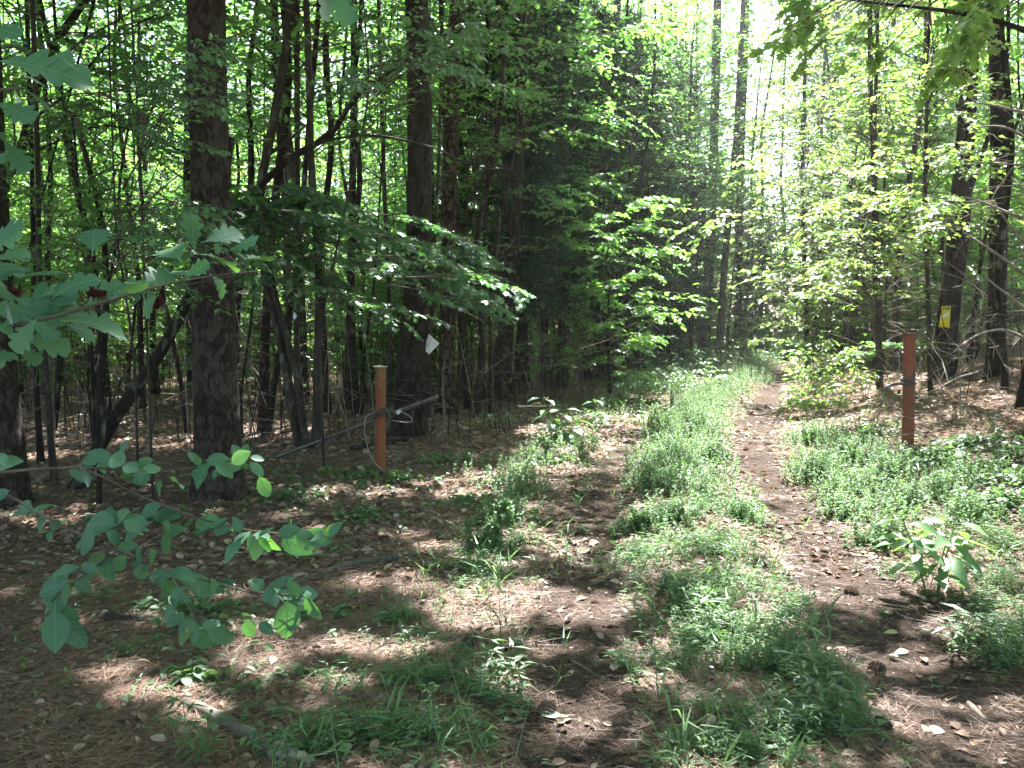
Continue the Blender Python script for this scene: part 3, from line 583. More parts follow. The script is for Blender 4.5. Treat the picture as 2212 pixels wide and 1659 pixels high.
# a tree drawn by its trunk's course: list of (u, v) at the depth of the base
def trunk_uv(name, label, cat, base, way, w, wt=None, H=14, mat=M_PINE, plates=None, sides=14, Yo=None, crown=None, group=None, flare=.35, dead=10, dy=0):
    p = G(*base) if Yo is None else P(base[0], base[1], Yo); Yb = p[1]
    if Yo is not None: p[2] = float(ground(p[0], p[1]))
    pts = [p+np.array([0, 0, -.08])]+[P(u, v, Yb) for (u, v) in way]
    k = Yb/F/2
    d = unit((pts[-1]-pts[-2])[None])[0]; d = unit((d+np.array([0, 0, 1.2]))[None])[0]
    n0 = len(pts); z = pts[-1][2]; wt = wt or w*.75
    rad = list(np.linspace(w*k, wt*k, n0))
    while z < H:
        q = pts[-1]+d*1.5; pts.append(q); z = q[2]; rad.append(rad[-1]*.93)
    r = np.random.default_rng(int(abs(base[0]*7+base[1])))
    arr, c, rr = trunk_arr(r, pts, rad, sides, flare, plates, step=.022 if plates else .2)
    loc = p.copy(); root = thing(name, label, cat, loc, group)
    tr = build('trunk', local(arr, loc), [mat], root, smooth=True)
    mb = MB(); f = lambda zz: (np.interp(zz, c[:, 2], c[:, 0]), np.interp(zz, c[:, 2], c[:, 1]))
    if dead: deadtwigs(mb, r, loc[2]+.6, min(H*.6, 7), dead, 1.0, .008, f)
    if crown:
        kind, h0, RR, nl = crown
        for q in range(nl):
            t = (q+r.random())/nl; zz = h0+(H-h0)*t; L = RR*(1-.5*t)*r.uniform(.55, 1.1); a = q*2.4+r.uniform(-.4, .4); x0, y0 = f(zz); p0 = np.array([x0, y0, zz])
            p1 = p0+np.array([math.cos(a)*L, math.sin(a)*L, L*r.uniform(0, .4)]); cv = curve(r, p0, p1, .1, 5, .05)
            if kind == 'pine': needles(mb, r, cv, .03, 22, .55, 14, .2, .3, spread=.5, twigs=False)
            elif RR < 3: grow(mb, r, cv, .014, 13, L*.42, 10, .105)
            else: grow(mb, r, cv, .02, 15, L*.42, 10, .18)
    if mb.V:
        a = mb.arr(); b = opened(a); a = drop(a, b); build('crown', local(a, loc), [M_TWIG, M_PNEED if crown and crown[0] == 'pine' else M_LEAF], root)
    return root, c

# ------------------------------------------------------------------ named trunks; leafy crowns above view are enlarged to shade the ground
_, cA = trunk_uv('pine_tree', 'thickest dark plated pine trunk, standing left of centre behind the lobed oak leaves', 'pine tree', (472, 1072), [(470, 900), (458, 600), (450, 250), (447, 0)], 96, 76, 16, M_PLATE, (.036, .12, .008), 150, crown=('leaf', 6.2, 4.8, 115), flare=.22, dead=6)
_, cB = trunk_uv('pine_tree', 'plated pine trunk with a white sheet on its right side behind the left rusty post', 'pine tree', (884, 938), [(890, 800), (903, 600), (908, 350), (905, 100), (898, 0)], 66, 46, 18, M_PLATE, (.036, .13, .008), 140, crown=('leaf', 7.2, 4.8, 120), flare=.38, dead=12)
trunk_uv('pine_tree', 'dark pine trunk cut off by the left edge of the photo', 'pine tree', (6, 1096), [(2, 950), (-12, 760), (-28, 400), (-40, 0)], 92, 66, 16, M_PLATE, (.036, .12, .008), 150, crown=('pine', 9, 3.2, 36), flare=.22, dead=4)
trunk_uv('pine_tree', 'grey pine trunk just right of the trunk with the white sheet', 'pine tree', (965, 893), [(967, 750), (968, 500), (975, 250), (987, 0)], 36, 30, 17, M_PINE, crown=('leaf', 7.5, 4.2, 60), dead=14)
trunk_uv('pine_tree', 'dark trunk rising out of the blackish cedar foliage in the middle', 'pine tree', (1083, 862), [(1092, 720), (1112, 480), (1125, 200), (1130, 0)], 36, 26, 17, M_DARK, crown=('leaf', 6, 3.4, 50), dead=30)
_, cY = trunk_uv('pine_tree', 'pine trunk on the right bank with a yellow tag wrapped on it', 'pine tree', (2040, 812), [(2046, 700), (2072, 500), (2088, 260), (2100, 0)], 46, 34, 17, M_PLATE, (.038, .14, .007), 110, crown=('leaf', 7.2, 4.2, 60), dead=34, flare=.3)
trunk_uv('pine_tree', 'heavy dark trunk at the top right behind dead branches', 'pine tree', (2150, 812), [(2155, 600), (2158, 300), (2150, 0)], 36, 32, 17, M_DARK, crown=('leaf', 7.2, 3.6, 50), dead=44)
trunk_uv('young_tree', 'slim leaning dark trunk near the right edge on the bank', 'tree', (2172, 848), [(2168, 760), (2152, 600), (2188, 330), (2170, 120), (2150, 0)], 14, 14, 12, M_DARK, crown=('leaf', 6, 2.4, 20), dead=40)
trunk_uv('young_tree', 'slim reddish-brown trunk left of the right rusty post', 'tree', (1900, 838), [(1899, 700), (1893, 550), (1890, 400), (1880, 200)], 13, 10, 9, M_BARK, crown=None, dead=30)
for (b, w, wd, lab) in [((1213, 836), [(1222, 600), (1235, 300)], 27, 'broad dark trunk at the foot of the cedars, above the weedy hollow'), ((1321, 808), [(1322, 600), (1330, 300)], 18, 'straight dark trunk in the row of cedars beyond the weeds'),
                        ((1371, 797), [(1372, 600), (1378, 300)], 17, 'dark trunk with a forked dead twig in the middle of the tree row'), ((1422, 770), [(1425, 600), (1440, 300)], 15, 'dark trunk behind the leafy weeds left of the trail end'),
                        ((1454, 762), [(1458, 600), (1470, 200)], 17, 'dark trunk rising behind the tallest leafy weeds left of the trail'), ((1518, 775), [(1530, 620), (1540, 400), (1550, 0)], 24, 'tall dark trunk with a tiny yellow mark left of the trail end'),
                        ((1553, 783), [(1560, 650), (1567, 550), (1590, 300)], 17, 'smooth pale grey trunk leaning right at the trail end'), ((1594, 770), [(1595, 600), (1600, 350), (1610, 100)], 18, 'dark trunk nearest the trail end on its left side'),
                        ((1489, 765), [(1490, 600), (1500, 300)], 10, 'thin trunk between two thicker ones left of the trail end'), ((1293, 816), [(1293, 650), (1300, 300)], 12, 'thin dark trunk left of the straight cedar-row trunk'), ((1269, 808), [(1268, 650), (1270, 350)], 10, 'thinnest dark trunk of the shaded cedar row'),
                        ((1116, 848), [(1128, 700), (1140, 450), (1150, 200)], 22, 'dark trunk close behind the green maple spray tips')]:
    trunk_uv('forest_tree', lab, 'tree', b, w, wd, H=14, mat=M_BARK if 'pale' in lab else M_DARK, sides=10, crown=('leaf', 4.0, 2.8, 36), dead=24)
for (b, w, wd, lab) in [((683, 970), [(685, 850), (690, 600), (672, 350), (666, 100), (660, 0)], 18, 'straight slim trunk between the thickest pine and the left post'), ((753, 882), [(755, 760), (760, 500), (765, 200)], 20, 'dark straight trunk just left of the left rusty post'),
                        ((643, 930), [(640, 700), (642, 400), (640, 150)], 13, 'slim trunk behind the crossing pair of leaning stems'), ((117, 1046), [(108, 930), (98, 796), (85, 600), (80, 300)], 14, 'slim trunk left of the curved leaning tree'),
                        ((88, 1003), [(80, 880), (74, 700), (70, 400)], 13, 'slim dark trunk second from the left edge'), ((573, 940), [(585, 870), (600, 790), (640, 600)], 17, 'short dark trunk leaning right behind the thickest pine'),
                        ((926, 906), [(925, 800), (935, 600), (950, 300)], 10, 'thin stem between the two pines behind the pipe end'), ((1040, 870), [(1042, 700), (1050, 400)], 12, 'thin dark stem left of the cedar mass'),
                        ((1005, 868), [(1003, 700), (1010, 400)], 8, 'very thin stem right of the grey pine trunk'), ((843, 872), [(842, 700), (830, 400), (820, 100)], 11, 'thin stem showing just right of the left rusty post')]:
    trunk_uv('forest_tree', lab, 'tree', b, w, wd, H=12, mat=M_DARK if 'dark' in lab else M_BARK, sides=10, crown=('leaf', 3.6, 2.3, 28), dead=20)

# ------------------------------------------------------------------ trees with modelled courses and leafy limbs
def wood(name, pts, w0, w1, parent, loc, mat, sides=9, Y=None, step=.12):
    """a limb along (u, v, depth) points, widths in photo pixels"""
    q = np.array([P(*a) if len(a) == 3 else P(a[0], a[1], Y) for a in pts]); k = q[0][1]/F/2
    arr, c, r = trunk_arr(np.random.default_rng(len(pts)*7+int(abs(pts[0][0]))), q, np.linspace(w0*k, w1*k, len(q)), sides, 0, step=step)
    # limbs that run sideways need rings square to their course
    mb = MB(); mb.tube(c, r*(1+.06*np.sin(np.arange(len(r))*1.7)), sides, 0, cap=True)
    o = build(name, local(mb.arr(), loc), [mat], parent, smooth=True); return o, c
def leafy(parent, loc, starts, targets, rng, r0, ntw, tl, nl, ls, tmpl, leafm, sag=.1, name='foliage', mats=None, clear=True, **kw):
    mb = MB()
    for s, t in zip(starts, targets): grow(mb, rng, curve(rng, s, t, sag, 7, .03), r0, ntw, tl, nl, ls, tmpl, **kw)
    a = mb.arr()
    if clear: a = drop(a, opened(a))
    return build(name, local(a, loc), mats or [M_TWIG, leafm], parent)

rng = np.random.default_rng(77)
# the two-stemmed crooked tree whose maple-like sprays hang across the middle
YB = 9.6; base = G(648, 968); YB = base[1]
t = thing('maple_tree', 'crooked grey two-stemmed tree with flat leafy sprays spreading right across the middle', 'tree', base)
wood('trunk', [(650, 972, YB), (632, 900, YB), (622, 820, YB), (600, 700, YB), (572, 600, YB), (560, 480, YB), (562, 400, YB), (583, 300, YB), (603, 200, YB), (620, 90, YB), (632, -20, YB), (650, -300, YB)], 20, 18, t, base, M_BARK)
wood('trunk', [(662, 968, YB-.1), (652, 880, YB-.1), (630, 760, YB-.1), (596, 650, YB-.1), (582, 580, YB-.1), (566, 500, YB-.02)], 15, 12, t, base, M_BARK)
wood('limb', [(564, 400, YB-.03), (600, 362, YB-.1), (650, 325, YB-.2), (703, 303, YB-.3), (725, 285, YB-.3), (740, 250, YB-.35), (780, 193, YB-.5), (853, 147, YB-.7), (920, 113, YB-.8), (963, 87, YB-.9), (975, 50, YB-.9), (996, 17, YB-1), (1060, 15, YB-1.1)], 15, 5, t, base, M_DARK, step=.08)
wood('limb', [(706, 303, YB-.3), (780, 290, YB-.5), (853, 297, YB-.6), (890, 307, YB-.7), (956, 323, YB-.8), (1000, 353, YB-.9), (1053, 368, YB-1), (1110, 366, YB-1.1)], 6, 2.5, t, base, M_BARK, step=.08)
wood('limb', [(578, 335, YB), (630, 300, YB+.2), (670, 262, YB+.4)], 9, 4, t, base, M_BARK)
wood('limb', [(853, 147, YB-.7), (910, 130, YB-.5), (970, 95, YB-.3), (1060, 100, YB-.3)], 4, 2, t, base, M_BARK)
st, tg = [], []
for k in range(64):
    u = rng.uniform(430, 1190); top = np.interp(u, [430, 560, 700, 950, 1100, 1200], [420, 408, 440, 470, 560, 655]); bot = np.interp(u, [430, 600, 900, 1200], [640, 680, 700, 690])
    v = top+(bot-top)*rng.random()**1.25; Yt = rng.uniform(YB-2.0, YB+.6)
    tg.append(P(u, v, Yt)); st.append(P(rng.uniform(560, 580), rng.uniform(400, 500), YB) if u < 800 else P(u-rng.uniform(180, 330), v-rng.uniform(30, 90), Yt+rng.uniform(0, .6)))
leafy(t, base, st, tg, rng, .011, 15, .42, 9, .085, T_MAP, M_MAPLE, .06, t0=.25, flat=.12, droop=.12)
st, tg = [], []
for k in range(16):
    u0, v0 = [(740, 250), (853, 147), (920, 113), (963, 87), (996, 17), (780, 290), (620, 90)][k % 7]
    st.append(P(u0, v0, YB-.6)); tg.append(P(u0+rng.uniform(-60, 170), v0+rng.uniform(-120, 30), YB-rng.uniform(.2, 1.8)))
leafy(t, base, st, tg, rng, .007, 9, .4, 6, .085, T_OV, M_MAPLE, .05, t0=.4)

# curved leaning tree at the left
base = G(160, 1056); YL = base[1]
t = thing('leaning_tree', 'curved dark tree leaning right with a straight second stem, left of the thickest pine', 'tree', base)
wood('trunk', [(158, 1060, YL), (170, 1040, YL), (200, 1003, YL), (218, 950, YL), (240, 915, YL), (300, 830, YL), (337, 780, YL), (386, 690, YL), (430, 600, YL+.1), (470, 470, YL+.3), (500, 300, YL+.5)], 32, 20, t, base, M_DARK)
wood('trunk', [(216, 950, YL-.03), (216, 853, YL), (222, 780, YL), (228, 713, YL), (232, 600, YL), (222, 480, YL), (190, 350, YL), (160, 250, YL)], 17, 10, t, base, M_DARK)
st, tg = [], []
for k in range(34):
    st.append(P(rng.uniform(190, 300), rng.uniform(200, 650), YL)); tg.append(P(rng.uniform(-30, 560), rng.uniform(120, 700), YL+rng.uniform(-1, 1.2)))
leafy(t, base, st, tg, rng, .009, 11, .4, 7, .075, T_RH, M_LEAF, .06)
# thin front stem
base = G(212, 1094)
t = thing('sapling', 'thin dark sapling stem in front of the foot of the curved leaning tree', 'sapling', base)
wood('stem', [(214, 1098, base[1]), (206, 1075, base[1]), (213, 1036, base[1]), (219, 980, base[1]), (224, 920, base[1]), (230, 860, base[1])], 13, 8, t, base, M_DARK)
# arching tree at the upper left
base = G(-60, 1000); YQ = base[1]
t = thing('arching_tree', 'dark tree arching up from the left edge with long bare branches at the top left', 'tree', base)
wood('trunk', [(-60, 1004, YQ), (-50, 800, YQ), (-35, 550, YQ), (0, 400, YQ), (40, 345, YQ), (55, 300, YQ), (77, 187, YQ), (110, 110, YQ), (130, 73, YQ), (187, 3, YQ), (240, -120, YQ)], 24, 14, t, base, M_DARK)
wood('limb', [(50, 338, YQ), (105, 315, YQ-.1), (160, 287, YQ-.2), (207, 267, YQ-.3), (280, 275, YQ-.4), (350, 310, YQ-.5), (400, 330, YQ-.5)], 6, 3, t, base, M_DARK)
wood('limb', [(72, 255, YQ), (113, 233, YQ), (187, 160, YQ), (207, 115, YQ), (227, 97, YQ), (300, 47, YQ), (340, 30, YQ)], 6, 3, t, base, M_DARK)
st, tg = [], []
for k in range(46):
    u0 = rng.uniform(20, 330); v0 = rng.uniform(30, 330); st.append(P(u0, v0, YQ)); tg.append(P(u0+rng.uniform(-150, 200), v0+rng.uniform(-150, 130), YQ+rng.uniform(-1, 1)))
leafy(t, base, st, tg, rng, .007, 11, .4, 7, .08, T_RH, M_LEAF, .06)
# slim stem left with a long course
base = G(190, 1000)
t = thing('sapling', 'slim stem rising left of the leaning tree to the top of the photo', 'sapling', base)
wood('stem', [(205, 1000, base[1]), (200, 800, base[1]), (187, 517, base[1]), (170, 400, base[1]), (160, 340, base[1]), (143, 250, base[1]), (133, 200, base[1]), (120, 60, base[1]), (110, -80, base[1])], 9, 6, t, base, M_DARK)

# beech saplings making the sunlit wall of leaves on the right
for (bu, bv, us, vs, Ys, nL, ls, lab) in [
    ((1745), 800, (1620, 1900), (150, 640), (12, 17), 56, .10, 'bright yellow-green beech sapling at the right of the trail end'),
    ((1899), 840, (1720, 2040), (200, 650), (9.5, 12.5), 56, .085, 'sunlit beech sapling spreading above the right rusty post'),
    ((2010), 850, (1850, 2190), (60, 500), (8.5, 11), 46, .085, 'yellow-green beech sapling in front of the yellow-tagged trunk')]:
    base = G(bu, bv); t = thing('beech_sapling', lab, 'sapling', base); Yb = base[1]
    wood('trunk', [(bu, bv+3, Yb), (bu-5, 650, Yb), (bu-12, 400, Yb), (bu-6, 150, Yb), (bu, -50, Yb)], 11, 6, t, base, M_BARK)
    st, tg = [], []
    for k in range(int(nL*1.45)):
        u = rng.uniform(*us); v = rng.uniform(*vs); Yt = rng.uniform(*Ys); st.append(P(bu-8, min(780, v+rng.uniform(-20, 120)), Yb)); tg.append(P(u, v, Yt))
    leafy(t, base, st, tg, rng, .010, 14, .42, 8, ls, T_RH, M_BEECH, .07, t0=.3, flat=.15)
# big-leaved branch top right, close
base = np.array([3.9, 4.6, float(ground(3.9, 4.6))])
t = thing('maple_tree', 'large-leaved maple reaching in from the top right with bright lobed leaves', 'tree', base)
wood('trunk', [(2480, 1400, 4.7), (2450, 900, 4.7), (2420, 300, 4.7), (2400, -300, 4.7)], 60, 40, t, base, M_BARK)
wood('limb', [(2420, 200, 4.7), (2290, 90, 4.9), (2150, 40, 5.2), (2000, 15, 5.4), (1850, 5, 5.6), (1740, -20, 5.8)], 16, 4, t, base, M_DARK)
st, tg = [], []
for k in range(26):
    u0 = rng.uniform(1760, 2230); st.append(P(u0+60, -10, 5.4)); tg.append(P(u0-rng.uniform(0, 130), rng.uniform(10, 190) if u0 > 1900 else rng.uniform(0, 130), rng.uniform(4.9, 6)))
leafy(t, base, st, tg, rng, .007, 8, .3, 6, .10, T_MAP, M_BEECH, .05, t0=.35)
# dead branches reaching in on the right
base = G(2260, 900); t = thing('dead_tree', 'tangle of bare grey dead branches reaching in at the right edge', 'dead tree', base); Yd = base[1]
wood('trunk', [(2262, 905, Yd), (2262, 600, Yd), (2250, 300, Yd), (2240, 0, Yd)], 26, 18, t, base, M_DEAD)
for a in [[(2250, 480), (2180, 465), (2120, 430), (2080, 425)], [(2250, 250), (2190, 240), (2150, 225), (2110, 222)], [(2250, 620), (2170, 560), (2110, 520), (2080, 500)], [(2250, 90), (2200, 60), (2160, 45)], [(2255, 560), (2200, 520), (2150, 440)],
          [(2255, 700), (2180, 640), (2130, 600)], [(2255, 760), (2170, 700), (2090, 730), (2060, 760)], [(2255, 330), (2210, 290), (2160, 265), (2110, 275)]]:
    wood('limb', [(u, v, Yd-.15*i) for i, (u, v) in enumerate(a)], 8, 2.5, t, base, M_DEAD, sides=6)

# ------------------------------------------------------------------ middle and background woods (shared meshes)
rng = np.random.default_rng(42)
taken = []
def ok(x, y, d):
    for (a, b) in taken:
        if (a-x)**2+(b-y)**2 < d*d: return False
    taken.append((x, y)); return True
for (k, u, v, s, lab) in [('cedar1', 1085, 850, 1.05, 'dark cedar behind the tips of the maple spray'), ('cedar2', 1180, 838, 1.05, 'blackest cedar of the row, with bare dead lower twigs'), ('cedar1', 1265, 822, 1.0, 'dark cedar in the middle of the shaded row'),
                         ('cedar2', 1350, 806, 1.1, 'cedar standing over the leafy weeds left of the trail'), ('cedar1', 1440, 785, 1.05, 'cedar nearest the trail end in the dark row'), ('cedar3', 1615, 768, .9, 'grey-green cedar closing the left of the trail end'),
                         ]:
    place_uv(k, 'cedar_tree', lab, 'cedar', u, v, s=s, rz=u*.7)
for (k, u, v, s_, nm, lab) in [('cedar2', 1135, 842, 1.1, 'cedar_tree', 'dark cedar just right of the trunk behind the maple tips'), ('cedar1', 1310, 812, 1.1, 'cedar_tree', 'dark cedar over the straight trunk of the row'), ('cedar3', 1395, 800, 1.2, 'cedar_tree', 'cedar with foliage hanging low over the leafy thicket'),
                         ('canopy1', 1345, 800, .72, 'understory_tree', 'bright green tree with foliage high above the middle cedars'), ('canopy1', 1470, 786, .78, 'understory_tree', 'leafy tree overhanging the left side of the trail'), ('under2', 1570, 774, 1.2, 'understory_tree', 'pale green leafy tree by the leaning grey trunk'),
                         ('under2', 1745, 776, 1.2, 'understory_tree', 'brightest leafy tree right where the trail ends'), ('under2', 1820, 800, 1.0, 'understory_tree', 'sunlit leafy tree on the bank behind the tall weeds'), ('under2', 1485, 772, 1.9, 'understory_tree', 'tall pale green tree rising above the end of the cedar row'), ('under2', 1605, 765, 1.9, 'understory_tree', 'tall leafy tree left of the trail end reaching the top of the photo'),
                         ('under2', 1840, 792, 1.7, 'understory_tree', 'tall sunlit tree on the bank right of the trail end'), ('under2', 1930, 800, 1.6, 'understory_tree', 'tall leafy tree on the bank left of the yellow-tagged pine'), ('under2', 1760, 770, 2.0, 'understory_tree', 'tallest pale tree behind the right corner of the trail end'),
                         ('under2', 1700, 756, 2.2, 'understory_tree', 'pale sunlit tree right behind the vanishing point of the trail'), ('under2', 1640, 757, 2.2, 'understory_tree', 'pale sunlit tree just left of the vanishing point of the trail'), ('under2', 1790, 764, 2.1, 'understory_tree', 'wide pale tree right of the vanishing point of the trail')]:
    place_uv(k, nm, lab, 'cedar' if 'cedar' in nm else ('bush' if nm == 'bush' else 'tree'), u, v, s=s_, rz=u*.7)
# left woods: poles
lp = 0
while lp < 96:
    y = rng.uniform(11, 34); x = rng.uniform(-.68, .16 if y > 19 else .0)*y
    if not ok(x, y, .5): continue
    k = ['pole1', 'pole2', 'pole3', 'pole4'][rng.integers(4)]
    near_ = y < 19
    place(k, 'thin_tree', ('thin bare-stemmed tree among the near rows of the shaded left woods' if near_ else 'thin bare-stemmed tree deep in the shaded left woods'), 'tree', x, y, rng.uniform(0, 6.28), rng.uniform(.85, 1.25), group='thin trees of the near left woods' if near_ else 'thin trees deep in the left woods', tilt=(rng.normal(0, .05), rng.normal(0, .05)))
    lp += 1
n = 0
while n < 13:   # middle row poles
    y = rng.uniform(20, 32); x = rng.uniform(.02, .27)*y
    if x > pathx(y)-2.6 or not ok(x, y, .5): continue
    place(['pole1', 'pole3', 'pole2'][n % 3], 'thin_tree', 'thin dark tree in the shade behind the cedar row', 'tree', x, y, rng.uniform(0, 6.28), rng.uniform(.9, 1.4), group='thin trees behind the cedar row', tilt=(rng.normal(0, .05), rng.normal(0, .05))); n += 1
n = 0
while n < 40:   # right side
    y = rng.uniform(9, 34); x = pathx(y)+rng.uniform(2.8, 12)
    if x/y > .72 or not ok(x, y, .6): continue
    place(['pole1', 'pole2', 'pole4'][n % 3], 'thin_tree', 'thin tree in the brush up the right bank', 'tree', x, y, rng.uniform(0, 6.28), rng.uniform(.9, 1.3), group='thin trees up the right bank', tilt=(rng.normal(0, .06), rng.normal(0, .06))); n += 1
# understory with leaves
n = 0
while n < 78:
    y = rng.uniform(14, 42); x = rng.uniform(-.75, .85)*y; dpx = x-pathx(y)+.8
    if abs(dpx) < (2.9 if y < 27 else 4.5) or not ok(x, y, 1.3): continue
    if x > 0 and dpx < 0 and y < 19: continue
    side = 'left' if dpx < 0 else 'right'
    k = ['under1', 'under3', 'under2'][n % 3] if dpx < 0 else ['under2', 'under2', 'under1'][n % 3]
    place(k, 'understory_tree', 'leafy understory tree glowing green in the woods %s of the trail' % side, 'tree', x, y, rng.uniform(0, 6.28), rng.uniform(.85, 1.25), group='leafy understory trees %s of the trail' % side); n += 1
# spindly dead underbrush
mb = MB()
for k in range(1500):
    y = 10.5+rng.random()**1.2*19; x = rng.uniform(-.72, .2)*y if k % 4 else pathx(y)+rng.uniform(2.4, 9)
    if k % 4 and x > pathx(y)-3.2: continue
    z = float(ground(x, y)); h = rng.uniform(.5, 2.6); a = rng.uniform(0, 6.28); l = rng.uniform(0, .35)*h; p0 = np.array([x, y, z-.03]); p1 = p0+np.array([math.cos(a)*l, math.sin(a)*l, h]); c = curve(rng, p0, p1, .0, 5, .05)
    w_ = rng.uniform(.004, .011); mb.tube(c, [w_, w_*.85, w_*.7, w_*.5, w_*.25], 3, 0 if rng.random() < .7 else 1)
    for j in range(4):
        q = c[rng.integers(1, 5)]; mb.tube(np.array([q, q+np.array([*rng.normal(0, .28, 2), rng.normal(.08, .12)])]), [w_*.5, w_*.2], 3, 0 if rng.random() < .6 else 1)
o = build('underbrush', mb.arr(), [M_DARK, M_DEAD]); tag(o, 'spindly dead stems and twigs filling the shade between the trunks', 'underbrush', kind='stuff')
mb = MB()
for k in range(420):
    y = rng.uniform(8.2, 17); x = pathx(y)+rng.uniform(2.2, 7.5)
    if x > .72*y: continue
    z = float(ground(x, y)); p0 = np.array([x, y, z+(rng.uniform(0, 3.2) if k % 3 else 0)]); d = np.array([rng.normal(0, .8), rng.normal(0, .5), rng.normal(.1, .45) if k % 3 else 1.3]); l = rng.uniform(.5, 1.5)
    if k % 3: p0[2] = max(p0[2], z+.15)
    c = curve(rng, p0, p0+d*l, .08, 6, .07); w_ = rng.uniform(.004, .010); mb.tube(c, np.linspace(w_, w_*.25, 6), 4, 0)
    for j in range(4):
        q = c[rng.integers(1, 6)]; mb.tube(np.array([q, q+unit(rng.normal(0, 1, 3))*rng.uniform(.12, .4)]), [w_*.5, w_*.2], 3, 0)
o = build('dead_brush', mb.arr(), [M_DEAD]); tag(o, 'tangle of bare grey twigs on the bank up behind the right rusty post', 'brush', kind='stuff')
# bushes
n = 0
while n < 56:
    y = rng.uniform(15, 34); x = rng.uniform(-.72, .8)*y; dpx = x-pathx(y)+.8
    if abs(dpx) < 2.4+.0*y or not ok(x, y, .9): continue
    side = 'left' if dpx < 0 else 'right'
    place(['bush1', 'bush2'][n % 2], 'bush', 'shadowy head-high bush under the trees %s of the trail' % side, 'bush', x, y, rng.uniform(0, 6.28), rng.uniform(.8, 1.3), group='bushes under the trees %s of the trail' % side); n += 1
# tall canopy
n = 0
while n < 22:
    y = rng.uniform(8, 44); x = rng.uniform(-.9, .95)*max(y, 12); dpx = x-pathx(y)+.8
    if abs(dpx) < 2.6 or (y < 17 and abs(x) < .72*y) or not ok(x, y, 2.0): continue
    side = 'left' if dpx < 0 else 'right'
    k = ['canopy1', 'pine1', 'pine1', 'pine2'][n % 4]
    place(k, 'tall_tree', 'tall %s of the high canopy %s of the trail' % ('pine' if 'pine' in k else 'hardwood', side), 'tree', x, y, rng.uniform(0, 6.28), rng.uniform(.9, 1.15), group='tall %s trees %s of the trail' % ('pine' if 'pine' in k else 'hardwood', side)); n += 1
# far woods as one mass
mb = MB(); n = 240000
a = rng.uniform(-.95, 1.05, n); d = 34+rng.random(n)**1.3*13; zz = rng.random(n)**1.5*22
cl = np.sin(a*37+zz*.7)+np.sin(a*61-zz*1.1+d*.3)+np.sin(zz*1.9+a*23); k = cl > rng.uniform(-3.2, .6, n)
a, d, zz = a[k], d[k], zz[k]; m = len(a); x = d*np.sin(a); y = d*np.cos(a)
mb.leaves(T_RH, np.stack([x, y, ground(x, y)+zz], 1), rng.normal(0, 1, (m, 3)), rng.normal(0, .6, (m, 3))+np.array([0, 0, 1.]), rng.uniform(.15, .36, m), 1, rng=rng)
far = mb.arr(); far = drop(far, opened(far)); mb = MB(); mb.V = [far[0]]; mb.Q = [far[1]]; mb.M = [far[2]]; mb.A = [far[3]]; mb.n = len(far[0])
for k in range(26):
    a = rng.uniform(-.95, 1.05); d = rng.uniform(36, 50); x, y = d*math.sin(a), d*math.cos(a); z = float(ground(x, y)); mb.tube(np.array([[x, y, z-.2], [x+.3, y, z+9], [x, y, z+20]]), [.16, .12, .05], 6)
o = build('distant_woods', mb.arr(), [M_DARK, M_LEAF]); tag(o, 'far-off mass of green woods closing the view beyond the trail', 'woods', kind='stuff')

# ------------------------------------------------------------------ posts, pipe, cables, locks
def tubeobj(name, pts, rad, mat, parent=None, loc=(0, 0, 0), sides=8, smooth=True, cap=True):
    mb = MB(); mb.tube(np.asarray(pts, float), rad, sides, cap=cap); return build(name, local(mb.arr(), loc), [mat], parent, smooth=smooth, loc=None if parent is not None else loc)
def smooth_pts(p, n=40):
    p = np.asarray(p, float); s = np.r_[0, np.cumsum(np.linalg.norm(np.diff(p, axis=0), axis=1))]; t = np.linspace(0, s[-1], n)
    c = np.stack([np.interp(t, s, p[:, i]) for i in range(3)], 1)
    for _ in range(3): c[1:-1] = (c[:-2]+c[1:-1]*2+c[2:])/4
    return c
def post(u, v, vt, utop, w, lab, mat, capw):
    b = G(u, v); Yp = b[1]; top = P(utop, vt, Yp); H = top[2]-b[2]; r = w*Yp/F/2; t = thing('rusty_post', lab, 'post', b)
    lean = (top[0]-b[0])/H; n = 14; z = np.linspace(-.15, H, n)
    mb = MB(); mb.tube(np.stack([z*lean, 0*z, z], 1), r*(1+.012*np.sin(z*9)), 28, cap=True); build('shaft', mb.arr(), [mat], t, smooth=False).data.shade_smooth()
    mb = MB(); zc = H+.004; mb.tube(np.array([[lean*zc, 0, zc-.004], [lean*zc, 0, zc+.006]]), capw*Yp/F/2, 24, cap=True); build('cap', mb.arr(), [M_CAP if capw > w+6 else M_DARK], t)
    return b, H, r, lean, Yp
bL, HL, rL, lL, YLp = post(822, 1026, 793, 822, 22, 'rusty orange steel pipe post with a flat cap, left of the trail', M_RUST1, 31)
bR, HR, rR, lR, YRp = post(1961, 966, 722, 1965, 25, 'red-brown rusty post on the bank right of the trail', M_RUST2, 29)
# leaning pipe
A = G(598, 994, .03); Cp = P(822, 903, YLp+rL+.035); B = A+(Cp-A)*1.49
tubeobj('gate_pipe', smooth_pts([A, B], 20), .0175, M_GALV, loc=A, sides=14); tag(bpy.data.objects['gate_pipe'], 'long grey metal pipe leaning behind the left rusty post down to the ground', 'pipe')
